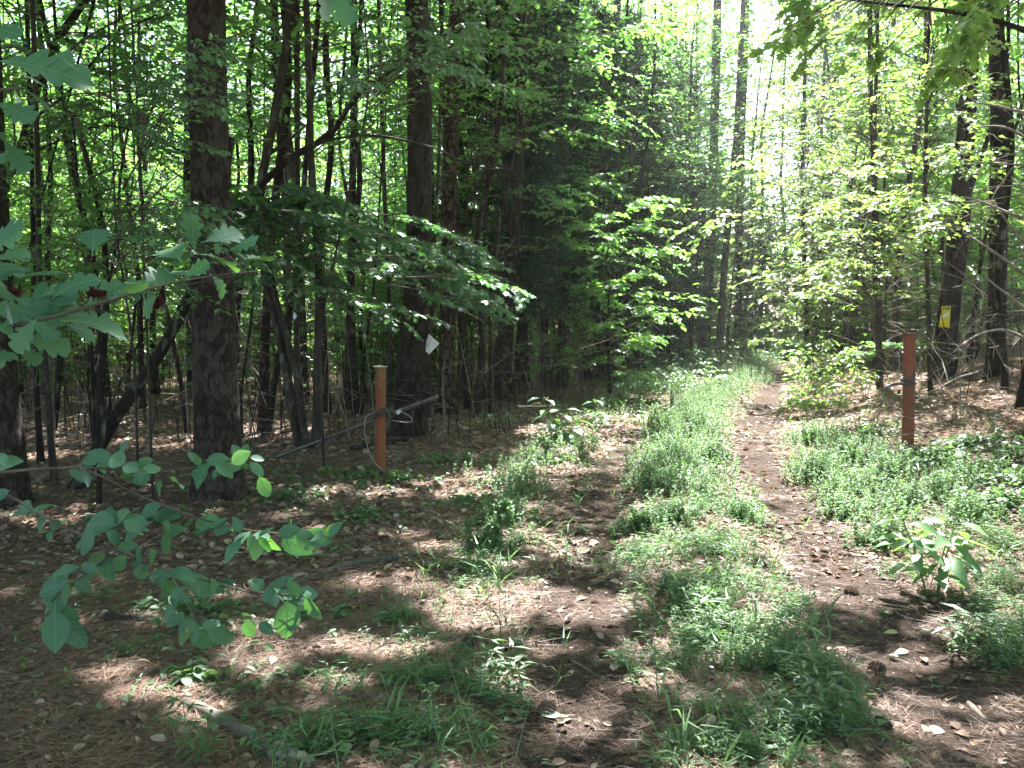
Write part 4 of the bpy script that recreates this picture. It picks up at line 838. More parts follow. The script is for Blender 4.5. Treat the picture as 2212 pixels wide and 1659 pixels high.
# cable wound round post and pipe
def coil(c, r, n, zr, rng, tilt=.1, rad=.0055):
    th = np.linspace(0, 2*math.pi*n, int(40*n)); k = th/th[-1]
    return np.stack([c[0]+(r+.012*np.sin(th*.37))*np.cos(th), c[1]+(r+.012*np.sin(th*.41))*np.sin(th), c[2]+(k-.5)*zr+tilt*r*np.cos(th+.5)+.006*np.sin(th*2.3)], 1)
rng = np.random.default_rng(9)
zc = P(822, 893, YLp)
t = thing('wound_cable', 'black and grey cable coiled round the left rusty post, one end hanging to the ground', 'cable', zc)
tubeobj('coil', coil(zc, rL+.022, 5.3, .075, rng, .35), .0062, M_BLK, t, zc)
q = [(806, 893, YLp-.05), (796, 893, YLp-.07), (789, 903, YLp-.08), (787, 925, YLp-.08), (790, 952, YLp-.08), (798, 980, YLp-.08), (812, 1003, YLp-.09), (832, 1020, YLp-.1), (850, 1030, YLp-.1)]
pts = [P(*a) for a in q]; e = G(866, 1038, .01); pts.append(e)
tubeobj('hanging_end', smooth_pts(pts, 50), .0048, M_GCAB, t, zc)
q = [(850, 888, YLp-.03), (868, 890, YLp-.04), (884, 898, YLp-.05), (892, 906, YLp-.05), (888, 912, YLp-.06), (872, 912, YLp-.07), (846, 908, YLp-.07)]
tubeobj('loop', smooth_pts([P(*a) for a in q], 40), .0045, M_GCAB, t, zc)
c0 = P(847, 893, YLp-.02); tubeobj('coil', [c0+np.array([.02*math.cos(a)*1.5, -.01-.006*a, .035*math.sin(a)]) for a in np.linspace(0, 13, 60)], .006, M_BLK, t, zc)
def lockbody(name, lab, c, s, mat, ang, cat='padlock'):
    t = thing(name, lab, cat, c); bm_ = MB(); bm_.box((0, 0, 0), s)
    me = build('body', bm_.arr(), [mat], t); me.rotation_euler = ang
    mod = me.modifiers.new('b', 'BEVEL'); mod.width = s[0]*.25; mod.segments = 3
    sh = np.array([[math.cos(a)*s[0]*.6, 0, s[2]+math.sin(a)*s[0]*1.1] for a in np.linspace(0, math.pi, 12)]); sh = np.concatenate([[[s[0]*.6, 0, s[2]*.6]], sh, [[-s[0]*.6, 0, s[2]*.6]]])
    sk = tubeobj('shackle', sh, s[0]*.17, M_LOCK, t, (0, 0, 0)); sk.rotation_euler = ang; return t
lockbody('padlock', 'silver padlock clamped on the cable at the left rusty post', P(860, 890, YLp-.10), (.020, .014, .024), M_LOCK, (0, .9, .3))
# right post cable
zc = P(1962, 822, YRp); t = thing('wound_cable', 'dark cable wrapped slantwise round the right rusty post', 'cable', zc)
for (dz, tl, s) in ((.045, .9, 1), (.0, .5, 1), (-.01, .4, -1), (-.03, .15, 1), (-.04, -.1, 1)):
    th = np.linspace(0, 2*math.pi, 40); rr = rR+.011
    tubeobj('coil', np.stack([zc[0]+rr*np.cos(th), zc[1]+rr*np.sin(th), zc[2]+dz+tl*rr*np.cos(th)*s*.5], 1), .0075, M_BLK, t, zc)
q = [(1952, 829, YRp-.07), (1940, 829, YRp-.09), (1930, 830, YRp-.1), (1920, 833, YRp-.1)]
tubeobj('strap', smooth_pts([P(*a) for a in q], 20), .014, M_BLK, t, zc)
tubeobj('hanging_end', smooth_pts([P(*a) for a in [(1940, 818, YRp-.07), (1938, 800, YRp-.08), (1944, 788, YRp-.06), (1940, 770, YRp-.05), (1946, 755, YRp-.05)]], 30), .004, M_GCAB, t, zc)
lockbody('padlock', 'blue-grey padlock at the end of the strap left of the right rusty post', P(1919, 835, YRp-.1), (.020, .014, .018), M_BLUE, (0, 1.2, .2))
lockbody('padlock', 'small dark padlock hanging below the strap beside the right rusty post', P(1942, 847, YRp-.1), (.015, .011, .018), M_BLK, (0, 0, .3))
e = G(1882, 955, .0); tubeobj('thin_wire', smooth_pts([P(1917, 838, YRp-.1), P(1900, 885, YRp-.12), e], 30), .0035, M_BLK, loc=e); tag(bpy.data.objects['thin_wire'], 'thin dark wire running from the blue-grey padlock down to the weeds', 'wire')
w0 = P(553, 937, 10.5); w1 = P(690, 918, 10.2); pts = [P(400, 955, 10.9), P(480, 945, 10.7), w0, P(620, 930, 10.3), w1]; pts = smooth_pts(pts, 20)
tubeobj('fence_wire', pts, .004, M_GCAB, loc=pts[0]); tag(bpy.data.objects['fence_wire'], 'pale slack wire strung between trunks left of the left rusty post', 'wire')

# ------------------------------------------------------------------ sheet on the pine, yellow tag
def sheet(name, lab, cat, poly, Yd, th, mat, bow=.02, tilt=0.0):
    pts = [P(u, v, Yd+tilt*i) for i, (u, v) in enumerate(poly)]; c = np.mean(pts, 0); t = thing(name, lab, cat, c)
    # fan with an inner ring so the sheet can bow; real thickness
    p = np.array(pts)-c; n = len(p); rings = [p*f+np.array([0, -bow*(1-f*f), 0]) for f in (1, .66, .33, .04)]
    Fv = np.concatenate(rings); Bk = Fv+np.array([0, th, 0]); V = np.concatenate([Fv, Bk]); Q = []; m = len(Fv)
    for r in range(3):
        for i in range(n):
            j = (i+1) % n; Q.append([r*n+i, r*n+j, (r+1)*n+j, (r+1)*n+i]); Q.append([m+(r+1)*n+i, m+(r+1)*n+j, m+r*n+j, m+r*n+i])
    for i in range(n): j = (i+1) % n; Q.append([i, m+i, m+j, j])
    mb = MB(); mb.add(V, Q); o = build('sheet', mb.arr(), [mat], t, smooth=False); return t, c
def dens(poly, k=4):
    out = []
    for i in range(len(poly)):
        a, b = poly[i], poly[(i+1) % len(poly)]
        for j in range(k): out.append((a[0]+(b[0]-a[0])*j/k, a[1]+(b[1]-a[1])*j/k))
    return out
Yb = G(884, 938)[1]
sheet('white_sheet', 'torn white plastic sheet nailed to the right side of a plated pine', 'sheet', dens([(926, 721), (949, 742), (927, 766), (919, 759), (921, 734)]), Yb-.16, .004, M_PAPER, .015, .003)
Yy = G(2040, 812)[1]
t, c = sheet('yellow_tag', 'yellow plastic tag with black print wrapped on the pine trunk up the right bank', 'tag', dens([(2035, 661), (2054, 661), (2051, 708), (2028, 706)]), Yy-.155, .003, M_YEL, .03)
mb = MB()
for (u, v, w, h) in [(2038, 667, 1.3, 4.2), (2041.5, 666.5, 1.0, 4.0), (2045, 667, 1.5, 3.8), (2048.5, 667, 1.2, 4.2), (2051.3, 666.5, 1, 3.4), (2040, 664, 3, .8), (2048, 663.4, 3.4, .8)]:
    q = P(u, v, Yy-.178); mb.box(q-c, (w*1.25*Yy/F/2, .003, h*1.3*Yy/F/2))
build('print', mb.arr(), [M_INK], t)
mb = MB(); a0 = P(2032, 683, Yy-.19)-c; a1 = P(2051, 674, Yy-.19)-c; a2 = P(2046, 682, Yy-.20)-c; a3 = P(2036, 688, Yy-.195)-c
mb.add([a0, a1, a2, a3, a0+[0, .002, 0], a1+[0, .002, 0], a2+[0, .002, 0], a3+[0, .002, 0]], [[0, 1, 2, 3], [7, 6, 5, 4], [0, 4, 5, 1], [1, 5, 6, 2], [2, 6, 7, 3], [3, 7, 4, 0]]); build('torn_flap', mb.arr(), [M_PAPER], t)
# tiny yellow mark on the trail-end trunk
Yt = G(1518, 775)[1]; t, c = sheet('yellow_tag', 'tiny yellow mark on a tall dark trunk left of the trail end', 'tag', dens([(1527, 720), (1531, 720), (1530, 734), (1526, 733)]), Yt-.2, .004, M_YEL, .01)

# ------------------------------------------------------------------ fallen branches, cones, pale leaves
def log(name, lab, cat, pts, r0, r1, mat, sides=14, sink=.3):
    w = [G(u, v) for (u, v) in pts]; b = w[0]; n = max(12, 6*len(w)); c = smooth_pts(w, n); rr = np.linspace(r0, r1, n)*(1+.05*np.sin(np.arange(n)*.7)+rng.normal(0, .03, n))
    c[:, 2] = ground(c[:, 0], c[:, 1])+rr*(1-sink)+.012
    mb = MB(); mb.tube(c, rr, sides, cap=True); a = mb.arr(); a[0] = a[0]+rng.normal(0, r0*.07, a[0].shape); return build(name, local(a, b), [mat], None, smooth=True, loc=b)
tag(log('fallen_log', None, None, [(395, 1528), (440, 1548), (500, 1583), (560, 1618), (600, 1648)], .024, .034, M_TWIG, sink=.6), 'rotting barky log half buried in straw, bottom left', 'log')
tag(log('fallen_log', None, None, [(592, 1638), (640, 1652), (675, 1664)], .030, .018, M_DEAD), 'broken pale end of rotten wood beside the barky log', 'log')
tag(log('fallen_branch', None, None, [(590, 1286), (650, 1262), (720, 1240), (790, 1224), (860, 1216)], .010, .030, M_TWIG), 'long smooth fallen branch lying across the straw left of the trail', 'branch')
tag(log('fallen_branch', None, None, [(2092, 1530), (2130, 1570), (2110, 1600)][:2], .012, .010, M_DEAD), 'short stick at the lower right edge of the straw', 'branch')
tag(log('fallen_branch', None, None, [(1505, 1622), (1540, 1570)], .011, .018, M_DEAD), 'stubby broken grey stick in weeds at bottom centre', 'branch')
tag(log('fallen_branch', None, None, [(1092, 1412), (1110, 1395), (1150, 1365)], .008, .012, M_BLK if False else M_DARK), 'short dark stick in the weeds below the sunny patch', 'branch')
tag(log('fallen_branch', None, None, [(760, 975), (840, 960), (880, 955)], .03, .04, M_DARK), 'dark fallen branch on the floor behind the left rusty post', 'branch')
tag(log('fallen_branch', None, None, [(1230, 1432), (1310, 1480)], .006, .009, M_TWIG), 'thin brown stick by the left wheel rut', 'branch')
tag(log('fallen_branch', None, None, [(230, 1345), (300, 1348), (330, 1342)], .022, .018, M_DARK), 'short dark rotten branch under the oval leaves', 'branch')
b = G(1945, 1020); mb = MB(); mb.tube(smooth_pts([G(1950, 1030, .02), P(1938, 990, b[1]), P(1928, 960, b[1]+.1), P(1904, 934, b[1]+.2)], 16), np.linspace(.013, .006, 16), 8); mb.tube(smooth_pts([P(1934, 975, b[1]+.04), P(1960, 968, b[1]-.1), P(1985, 962, b[1]-.2)], 8), .006, 6)
mb.tube(smooth_pts([P(1912, 945, b[1]+.15), P(1950, 940, b[1]), P(2005, 932, b[1]-.1)], 8), [.007]*6+[.005, .003], 6)
tag(build('dead_branch', local(mb.arr(), b), [M_DEAD], None, True, b), 'forked bleached branch sticking up before the right rusty post', 'branch')
b = G(860, 885); mb = MB(); mb.tube(smooth_pts([P(930, 868, 8.0), P(985, 830, 8.6), P(1040, 790, 9.2)], 10), np.linspace(.010, .004, 10), 5)

def cone(x, y, s, rz, tilt):
    z = float(ground(x, y))+s*.42; root = thing('pine_cone', '', 'pine cone', (x, y, z)); root.rotation_euler = (tilt, 0, rz); mb = MB(); m = 80
    k = np.arange(m); t = k/m; a = k*2.39996; rr = np.sin(np.clip(t*.95+.06, 0, 1)*math.pi)**.6*.36*s; zz = (t-.5)*s*1.05
    pos = np.stack([rr*.55*np.cos(a), rr*.55*np.sin(a), zz], 1); d = np.stack([np.cos(a), np.sin(a), .25+.9*t], 1)
    tv = np.array([[0, -.12, 0], [.8, -.34, 0], [1, 0, .06], [.8, .34, 0], [0, -.12, -.1], [.8, -.34, -.12], [1, 0, -.1], [.8, .34, -.12]]); tq = np.array([[0, 1, 2, 3], [7, 6, 5, 4], [1, 5, 6, 2], [2, 6, 7, 3]])
    mb.leaves((tv, tq), pos, d, np.tile([0, 0, 1.], (m, 1)), .30*s*np.sin(np.clip(t*.85+.15, 0, 1)*math.pi)**.5, 0, rng=rng)
    c_ = np.stack([0*t[::8], 0*t[::8], zz[::8]], 1); mb.tube(c_, rr[::8]*.6+.002, 8, 0)
    a_ = mb.arr(); a_[2][:] = 0; o = build('scales', a_, [M_CONE], root)
    mb = MB(); e = unit(d); tips = pos+e*(.30*s*np.sin(np.clip(t*.85+.15, 0, 1)*math.pi)**.5)[:, None]*.88
    mb.leaves((np.array([[-.05, -.2, .02], [.12, -.14, .03], [.12, .14, .03], [-.05, .2, .02]]), np.array([[0, 1, 2, 3]])), tips, d, np.tile([0, 0, 1.], (m, 1)), np.full(m, .3*s), 0, rng=rng); build('scale_tips', mb.arr(), [M_CONT], root)
    return root
for (u, v, s, lab) in [(1893, 1462, .085, 'black open pine cone on the shaded right wheel rut'), (1838, 1290, .075, 'pine cone at the edge of the sunlit patch on the right rut'), (2097, 1243, .075, 'pine cone on the litter right of the broad-leaved plant'),
                      (1015, 1402, .08, 'dark pine cone in the weeds left of the left rut'), (1305, 1425, .07, 'pine cone beside the thin brown stick'), (1395, 1400, .08, 'dark pine cone just below the brightest left patch'), (1180, 1555, .08, 'dark pine cone at the bottom centre in the weeds'),
                      (1905, 1585, .07, 'pine cone at the lower right weed edge'), (925, 1235, .07, 'dark pine cone near the smooth fallen branch'), (1240, 1055, .08, 'dark pine cone on the needles beyond the left rut'), (1285, 1075, .08, 'pine cone in the dark clump beyond the left rut'), (1660, 1150, .075, 'pine cone lying in the right rut'),
                      (1240, 1070, .07, 'pine cone closest to the left feathery clump')]:
    p = G(u, v); r = cone(p[0], p[1], s, rng.uniform(0, 6), rng.uniform(1.2, 1.7)); r['label'] = lab; r['group'] = 'pine cones on the forest floor'
M_PALE = leafmat('pale_leaf_back', g3((.34, .38, .31), (.36, .40, .33), (.4, .43, .36)), g3((.3, .4, .2), (.3, .4, .2), (.3, .4, .2)), .15, .02)
M_YLF = leafmat('yellow_fallen_leaf', g3((.36, .33, .17), (.34, .33, .16), (.4, .36, .2)), g3((.5, .4, .1), (.5, .4, .1), (.5, .4, .1)), .2, .02)
for (u, v, L, a, m, lab) in [(1170, 1560, .062, .2, M_PALE, 'whitish upturned leaf at bottom centre'), (1030, 1612, .06, .1, M_YLF, 'pale yellow jagged leaf at the bottom edge'), (1090, 1573, .028, 1.0, M_YLF, 'round pale yellow leaf in the straw at bottom centre'), (1962, 1420, .05, 3.2, M_PALE, 'whitish leaf on the dark right wheel rut'),
                          (1690, 1240, .06, .3, M_PALE, 'pale leaf beside the right rut below the weeds'), (1240, 1080, .05, .3, M_PALE, 'pale leaf on the needles near the two cones'), (1290, 1082, .045, 2, M_PALE, 'pale leaf right of the beyond-rut cones'), (1080, 1230, .05, 0, M_PALE, 'pale leaf lying near the end of the smooth fallen branch'),
                          (1940, 1380, .05, 2.8, M_YLF, 'cream leaf above the shaded part of the right rut'), (1570, 1405, .05, .6, M_PALE, 'pale leaf among the middle weeds'), (2040, 1600, .06, 2.8, M_PALE, 'large pale leaf in the sunny straw at lower right')]:
    p = G(u, v, .03); mb = MB(); mb.leaves(T_OV2, np.array([[0, 0, 0.]]), np.array([[math.cos(a), math.sin(a), .1]]), np.array([[.1, -.35, 1.]]), np.array([L*1.35]), 0, rng=rng)
    tag(build('fallen_leaf', mb.arr(), [m], None, loc=p), lab, 'leaf', 'pale fallen leaves')

# ------------------------------------------------------------------ broad-leaved plants
def bigplant(name, lab, base, stems, leaf, nl, tmpl=T_POK, mat=None, wd=.007, group=None, top=True):
    t = thing(name, lab, 'plant', base, group); mb = MB(); lf = MB()
    for (dx, dy, h) in stems:
        c = curve(rng, np.array([0, 0, -.02])+np.array([dx*.2, dy*.2, 0]), np.array([dx, dy, h]), .02, 7, .02); mb.tube(c, np.linspace(wd, wd*.45, 7), 7)
        s = np.sort(rng.uniform(.35, 1, nl)); s[-3:] = [.95, .98, 1]; q = np.stack([np.interp(s, np.linspace(0, 1, 7), c[:, i]) for i in range(3)], 1)
        a = np.arange(nl)*2.4+rng.uniform(0, 6); d = np.stack([np.cos(a), np.sin(a), rng.uniform(-.25, .25, nl)+.1*s], 1); pet = q+d*np.array([[1, 1, .8]])*leaf*.22
        for i in range(nl): mb.tube(np.array([q[i], pet[i]]), [wd*.3, wd*.2], 4)
        lf.leaves(tmpl, pet, d, np.array([0, 0, 1.])+rng.normal(0, .2, (nl, 3)), leaf*rng.uniform(.65, 1.1, nl), 0, rng=rng)
    build('stem', mb.arr(), [M_STEM], t, True); build('foliage', lf.arr(), [mat or M_WEED], t, True); return t
M_POK = leafmat('pokeweed_leaf', g3((.08, .16, .075), (.10, .19, .09), (.13, .22, .10)), g3((.16, .34, .05), (.20, .40, .06), (.26, .46, .08)), .38, .09, .35)
p = G(2018, 1292); bigplant('broad_leaved_plant', 'two-stemmed plant with big drooping sunlit leaves beside the right rut', p, [(.12, .05, .42), (.02, -.06, .36), (-.17, .02, .44)], .185, 17, mat=M_POK, wd=.006)
p = G(1215, 955); bigplant('broad_leaved_plant', 'broad-leaved plant lit bright in front of the dark hollow, left of the trail', p, [(-.25, .1, .55), (.0, 0, .42), (.15, -.05, .28), (-.1, -.1, .25)], .23, 12, mat=M_POK, wd=.006)
p = G(1290, 925); bigplant('broad_leaved_plant', 'single-stemmed broad-leaved plant in the shade of the hollow', p, [(-.05, 0, .40), (.12, .05, .2)], .19, 9, mat=M_POK, wd=.006)
p = G(1380, 915); bigplant('broad_leaved_plant', 'low leafy plant between the hollow and the feathery weeds', p, [(.05, 0, .18), (-.15, 0, .15)], .13, 9, mat=M_WEED, wd=.004)
p = G(1070, 925); bigplant('seedling', 'low flat-topped seedling before the dark trunks behind the maple spray', p, [(-.15, 0, .22), (.15, .1, .24), (.28, 0, .18)], .12, 12, T_OV2, M_MAPLE, .004)
k = 0
for (u, v, h, lab) in [(1400, 830, .5, 'first'), (1450, 822, .6, ''), (1500, 815, .65, ''), (1550, 812, .6, ''), (1470, 800, .6, ''), (1530, 835, .55, ''), (1585, 820, .6, ''), (1600, 800, .6, ''), (1430, 850, .4, ''), (1490, 855, .45, ''), (1560, 850, .45, ''), (1620, 805, .55, ''), (1370, 850, .4, ''), (1410, 815, .6, ''), (1440, 800, .7, ''), (1480, 790, .8, ''), (1520, 795, .7, ''), (1560, 790, .7, ''), (1590, 785, .7, ''), (1620, 785, .7, ''), (1515, 860, .4, ''), (1460, 840, .5, ''), (1345, 870, .35, ''), (1640, 790, .6, '')]:
    p = G(u, v); bigplant('leafy_weed', 'leafy knee-high weed in the thicket left of the trail end', p, [(rng.uniform(-.2, .2), rng.uniform(-.2, .2), h*rng.uniform(.8, 1.2)) for _ in range(5)], .16, 9, mat=M_WEED, wd=.005, group='leafy weeds left of the trail end')
for (u, v, h) in [(1735, 850, 1.0), (1775, 840, .9), (1715, 870, .7), (1850, 842, .8), (1760, 880, .6), (1800, 900, .5), (1740, 815, 1.2), (1700, 905, .5), (1790, 820, 1.0), (1820, 850, .8), (1755, 800, 1.2), (1725, 800, 1.1), (1780, 870, .6), (1870, 860, .5), (1745, 905, .5), (1710, 835, .8)]:
    p = G(u, v); bigplant('tall_weed', 'tall sunlit broad-leaved weed right of the trail end', p, [(rng.uniform(-.15, .15), rng.uniform(-.2, .2), h*rng.uniform(.8, 1.1)) for _ in range(4)], .16, 12, mat=M_BEECH, wd=.005, group='sunlit weeds right of the trail end')
for (u, v, L, lab) in [(2070, 1400, .15, 'slender plant with long arching leaves at the right of the rut'), (2150, 1430, .15, 'arching lance-leaved plant near the right edge'), (1790, 1560, .14, 'lush lance-leaved clump at the lower right of the middle strip'), (1760, 1500, .12, 'lance-leaved clump above the lush one in the middle strip'),
                        (1540, 1365, .13, 'pale drooping lance-leaved shoot in the middle strip'), (1080, 1480, .12, 'green lance-leaved clump by the left rut'), (690, 1610, .12, 'pale green feathery shoot beside the barky log'), (410, 1650, .12, 'green shoot at the bottom edge left of the barky log')]:
    p = G(u, v); bigplant('lance_leaved_plant', lab, p, [(rng.uniform(-.1, .1), rng.uniform(-.08, .08), rng.uniform(.1, .2)) for _ in range(5)], L*.75, 9, T_LAN, M_WEED, .003)
for (u, v, h, lab) in [(1390, 960, .55, 'tall feathery plume left of the dense weeds'), (1445, 905, .6, 'tallest feathery plume in the dense middle weeds'), (1255, 1000, .3, 'pale feathery plume beside the bright broad-leaved plant'), (1175, 1000, .28, 'bushy feathery plume left of the bright broad-leaved plant'), (1030, 1190, .22, 'bright feathery sprig at the left end of the feathery clump')]:
    p = G(u, v); t = thing('feathery_plume', lab, 'plant', p); mb = MB()
    for _ in range(4):
        c = curve(rng, np.array([0, 0, 0.]), np.array([rng.uniform(-.1, .25), rng.uniform(-.1, .1), h*rng.uniform(.7, 1.1)]), .05, 7, .02); grow(mb, rng, c, .004, 40, .10, 8, .022, T_RH, .1, 1.5, droop=0)
    build('foliage', mb.arr(), [M_STEM, M_FEATH], t)

# ------------------------------------------------------------------ close branches
OAKS = [ribbed(leaf_t(OAKW[0], np.array(OAKW[1])*w_, OAKW[2], fold=f_, curl=c_), c_, f_) for (f_, c_, w_) in ((.12, .1, 1), (.3, .35, .95), (-.15, .25, 1.05), (.4, .05, .85), (.1, .55, 1))]
OVS = [ribbed(leaf_t(OVW[0], np.array(OVW[1])*w_+.012*(-1.)**np.arange(13)*(np.array(OVW[1]) > .1), fold=f_, curl=c_), c_, f_) for (f_, c_, w_) in ((.15, .1, .95), (.35, .3, .9), (-.1, .2, 1), (.45, .0, .8), (.2, .5, .95))]
def leaf_uv(mb, u0, v0, u1, v1, Y, tmpl, nb, roll=0, k=1.0, dy=0):
    a = P(u0, v0, Y); b = P(u1, v1, Y+dy); d = b-a; L = np.linalg.norm(d)*k
    nr = np.array(nb, float); tmpl = (OAKS if tmpl is T_OAK else OVS)[rng.integers(5)]; mb.leaves(tmpl, a[None], d[None], nr[None], np.array([L]), 0, rng=rng)
bo = np.array([-2.7, 2.1, float(ground(-2.7, 2.1))])
t = thing('oak_tree', 'oak reaching in from the left with big lobed leaves close to the camera', 'oak', bo)
wood('trunk', [(-1150, 1900, 2.1), (-1140, 1000, 2.1), (-1180, 300, 2.1), (-1200, -800, 2.1)], 90, 60, t, bo, M_BARK)
wood('limb', [(-1140, 900, 2.1), (-600, 780, 2.0), (-60, 720, 1.9), (60, 700, 1.85), (170, 672, 1.85), (240, 650, 1.85), (300, 625, 1.9), (370, 608, 1.9), (430, 596, 1.9), (500, 590, 1.95), (560, 586, 1.95)], 9, 2.5, t, bo, M_TWIG, step=.03)
wood('limb', [(-1150, 400, 2.1), (-500, 250, 1.9), (-40, 200, 1.8), (10, 185, 1.8), (50, 190, 1.8)], 14, 4, t, bo, M_TWIG, step=.03)
mb = MB(); up = (0, -.85, 1)
OL = [(160, 694, 318, 697), (13, 715, 160, 588), (37, 662, 198, 650), (50, 728, 182, 745), (55, 748, 108, 792), (-20, 575, 80, 570), (-30, 640, 90, 600), (292, 612, 396, 628), (432, 540, 424, 448), (455, 522, 546, 492), (440, 550, 541, 558), (212, 545, 213, 462),
      (-25, 780, 45, 745), (-30, 690, 50, 655), (-30, 610, 60, 530), (300, 660, 318, 640), (540, 560, 604, 560), (240, 640, 330, 600), (-40, 740, 30, 800), (510, 540, 560, 500), (380, 600, 430, 560), (350, 640, 300, 680), (70, 690, 150, 720), (100, 640, 190, 610), (-10, 520, 60, 500), (20, 640, 60, 700), (470, 596, 520, 640), (400, 560, 370, 520)]
OL += [(60, 700, 10, 640), (120, 680, 150, 620), (170, 672, 230, 700), (200, 660, 250, 600), (0, 715, -40, 760), (90, 690, 30, 770), (260, 640, 290, 580), (-20, 700, 60, 730), (-40, 600, 40, 590), (10, 660, 110, 670), (130, 640, 200, 575), (60, 600, 150, 560), (320, 620, 390, 575), (410, 600, 470, 560), (-20, 540, 40, 470), (0, 560, 90, 540), (150, 700, 240, 720)]
for (a, b_, c, d) in OL: leaf_uv(mb, a-12, b_, a-12+(c-a)*.86, b_+(d-b_)*.86, rng.uniform(1.75, 2.05), T_OAK, (rng.normal(0, .3), -1.0+rng.normal(0, .3), .75), dy=rng.uniform(-.05, .12))
for (a, b_, c, d) in [(0, 133, 176, 136), (-10, 100, 48, 88), (20, 182, 76, 242), (37, 180, 112, 234), (-5, 222, 72, 254), (8, 305, 60, 362), (-30, 60, 42, 70), (20, 150, 100, 168), (-40, 330, 5, 345), (-40, 270, 10, 300), (50, 150, 95, 120), (712, -20, 760, 38), (700, -25, 725, 15), (745, -30, 735, 10), (120, 120, 175, 142)]:
    leaf_uv(mb, a, b_, c, d, rng.uniform(1.7, 2.1), T_OAK, (rng.normal(0, .3), -.6+rng.normal(0, .3), .9), dy=rng.uniform(-.05, .1))
build('foliage', local(mb.arr(), bo), [M_OAK], t, True)
for (u, v) in ((211, 635), (338, 653), (28, 636)):
    g = MB(); m = 46; d = unit(rng.normal(0, 1, (m, 3))); g.leaves(T_OV2, np.zeros((m, 3)), d, rng.normal(0, 1, (m, 3)), .022*rng.uniform(.6, 1.1, m), 0, rng=rng); c = P(u, v, 1.88)
    build('gall', [g.arr()[0]+c-bo, *g.arr()[1:]], [M_GALL], t)
# oval-leaved bush, lower left
bo = np.array([-1.75, 2.05, float(ground(-1.75, 2.05))]); t = thing('witch_hazel', 'sapling with broad oval leaves drooping over the straw at the lower left', 'sapling', bo)
wood('stem', [(-420, 1900, 2.05), (-400, 1500, 2.05), (-300, 1150, 2.05), (-150, 1040, 2.2)], 22, 14, t, bo, M_TWIG)
TW = [[(-150, 1040, 2.2), (0, 1018, 2.3), (80, 1014, 2.35), (167, 1006, 2.35), (230, 1010, 2.35), (300, 1020, 2.35), (433, 1013, 2.35), (480, 1002, 2.35), (540, 985, 2.35)],
      [(-150, 1040, 2.2), (-40, 1045, 2.2), (20, 1050, 2.2), (67, 1106, 2.2), (133, 1140, 2.2), (190, 1165, 2.15), (250, 1180, 2.15), (300, 1220, 2.1), (367, 1236, 2.1), (473, 1260, 2.1), (553, 1283, 2.1), (640, 1310, 2.1)],
      [(167, 1006, 2.35), (197, 1012, 2.3), (287, 1070, 2.25), (383, 1103, 2.25), (470, 1135, 2.2), (553, 1156, 2.2), (640, 1150, 2.2), (715, 1162, 2.2)],
      [(250, 1192, 2.12), (230, 1215, 2.1), (167, 1253, 2.1), (120, 1262, 2.1), (110, 1300, 2.1)], [(367, 1236, 2.1), (380, 1290, 2.1), (400, 1330, 2.1), (440, 1360, 2.05)], [(540, 1280, 2.1), (590, 1270, 2.1), (660, 1290, 2.1)], [(170, 1160, 2.15), (260, 1130, 2.15), (330, 1115, 2.15)]]
for i, q in enumerate(TW): wood('twig', q, 9 if i < 2 else 5, 2, t, bo, M_TWIG, sides=7, step=.03)
HL = [(445, 1010, 430, 1045, 1), (560, 1160, 620, 1130, 0)]
HZ = [(445, 1012, 418, 1040), (430, 1005, 425, 985), (465, 1015, 462, 1035), (445, 995, 490, 985), (520, 990, 525, 1020), (540, 1000, 570, 1030), (300, 1015, 262, 1004), (262, 985, 256, 955), (270, 1000, 232, 985), (310, 1015, 350, 1010), (320, 1020, 300, 1040), (350, 1040, 345, 1075), (380, 1030, 385, 1060), (290, 1010, 325, 990), (240, 990, 190, 975), (500, 1000, 540, 975), (470, 1000, 500, 1025), (560, 1030, 580, 1075), (420, 1000, 410, 975),
      (250, 1135, 170, 1125), (200, 1140, 165, 1200), (230, 1150, 270, 1170), (300, 1120, 250, 1125), (320, 1130, 240, 1150), (350, 1130, 380, 1145), (350, 1150, 400, 1140), (340, 1190, 325, 1225), (300, 1180, 290, 1225), (360, 1150, 350, 1200), (370, 1240, 320, 1250), (380, 1255, 345, 1285), (360, 1250, 365, 1305), (400, 1240, 455, 1290), (430, 1250, 410, 1280), (450, 1265, 480, 1275), (500, 1270, 470, 1250), (380, 1320, 330, 1330), (400, 1330, 360, 1350), (420, 1345, 463, 1410), (395, 1345, 385, 1385), (440, 1355, 480, 1345), (450, 1360, 505, 1390), (560, 1280, 550, 1240), (590, 1270, 570, 1300), (600, 1280, 635, 1290), (620, 1285, 660, 1320), (660, 1290, 697, 1340), (620, 1300, 620, 1385), (640, 1280, 690, 1285), (560, 1345, 590, 1370), (530, 1340, 548, 1380), (575, 1300, 600, 1310),
      (540, 1150, 500, 1180), (560, 1165, 545, 1210), (580, 1160, 600, 1200), (600, 1155, 650, 1140), (610, 1160, 660, 1195), (640, 1150, 690, 1185), (660, 1150, 722, 1172), (500, 1140, 460, 1150), (480, 1135, 450, 1110), (520, 1150, 510, 1120), (455, 1130, 430, 1145), (560, 1160, 590, 1135), (520, 1170, 480, 1200), (620, 1165, 640, 1210), (575, 1165, 560, 1195),
      (150, 1255, 83, 1285), (160, 1258, 200, 1275), (120, 1275, 120, 1330), (105, 1300, 85, 1320), (115, 1310, 150, 1360), (118, 1320, 122, 1412), (130, 1330, 190, 1400), (125, 1315, 175, 1345), (150, 1262, 140, 1310), (100, 1270, 135, 1245), (180, 1250, 210, 1230), (210, 1230, 170, 1220), (270, 1200, 240, 1240), (20, 1060, -20, 1080), (10, 1005, -20, 975), (0, 1010, 20, 985), (70, 1110, 120, 1090), (100, 1120, 70, 1150)]
mb = MB()
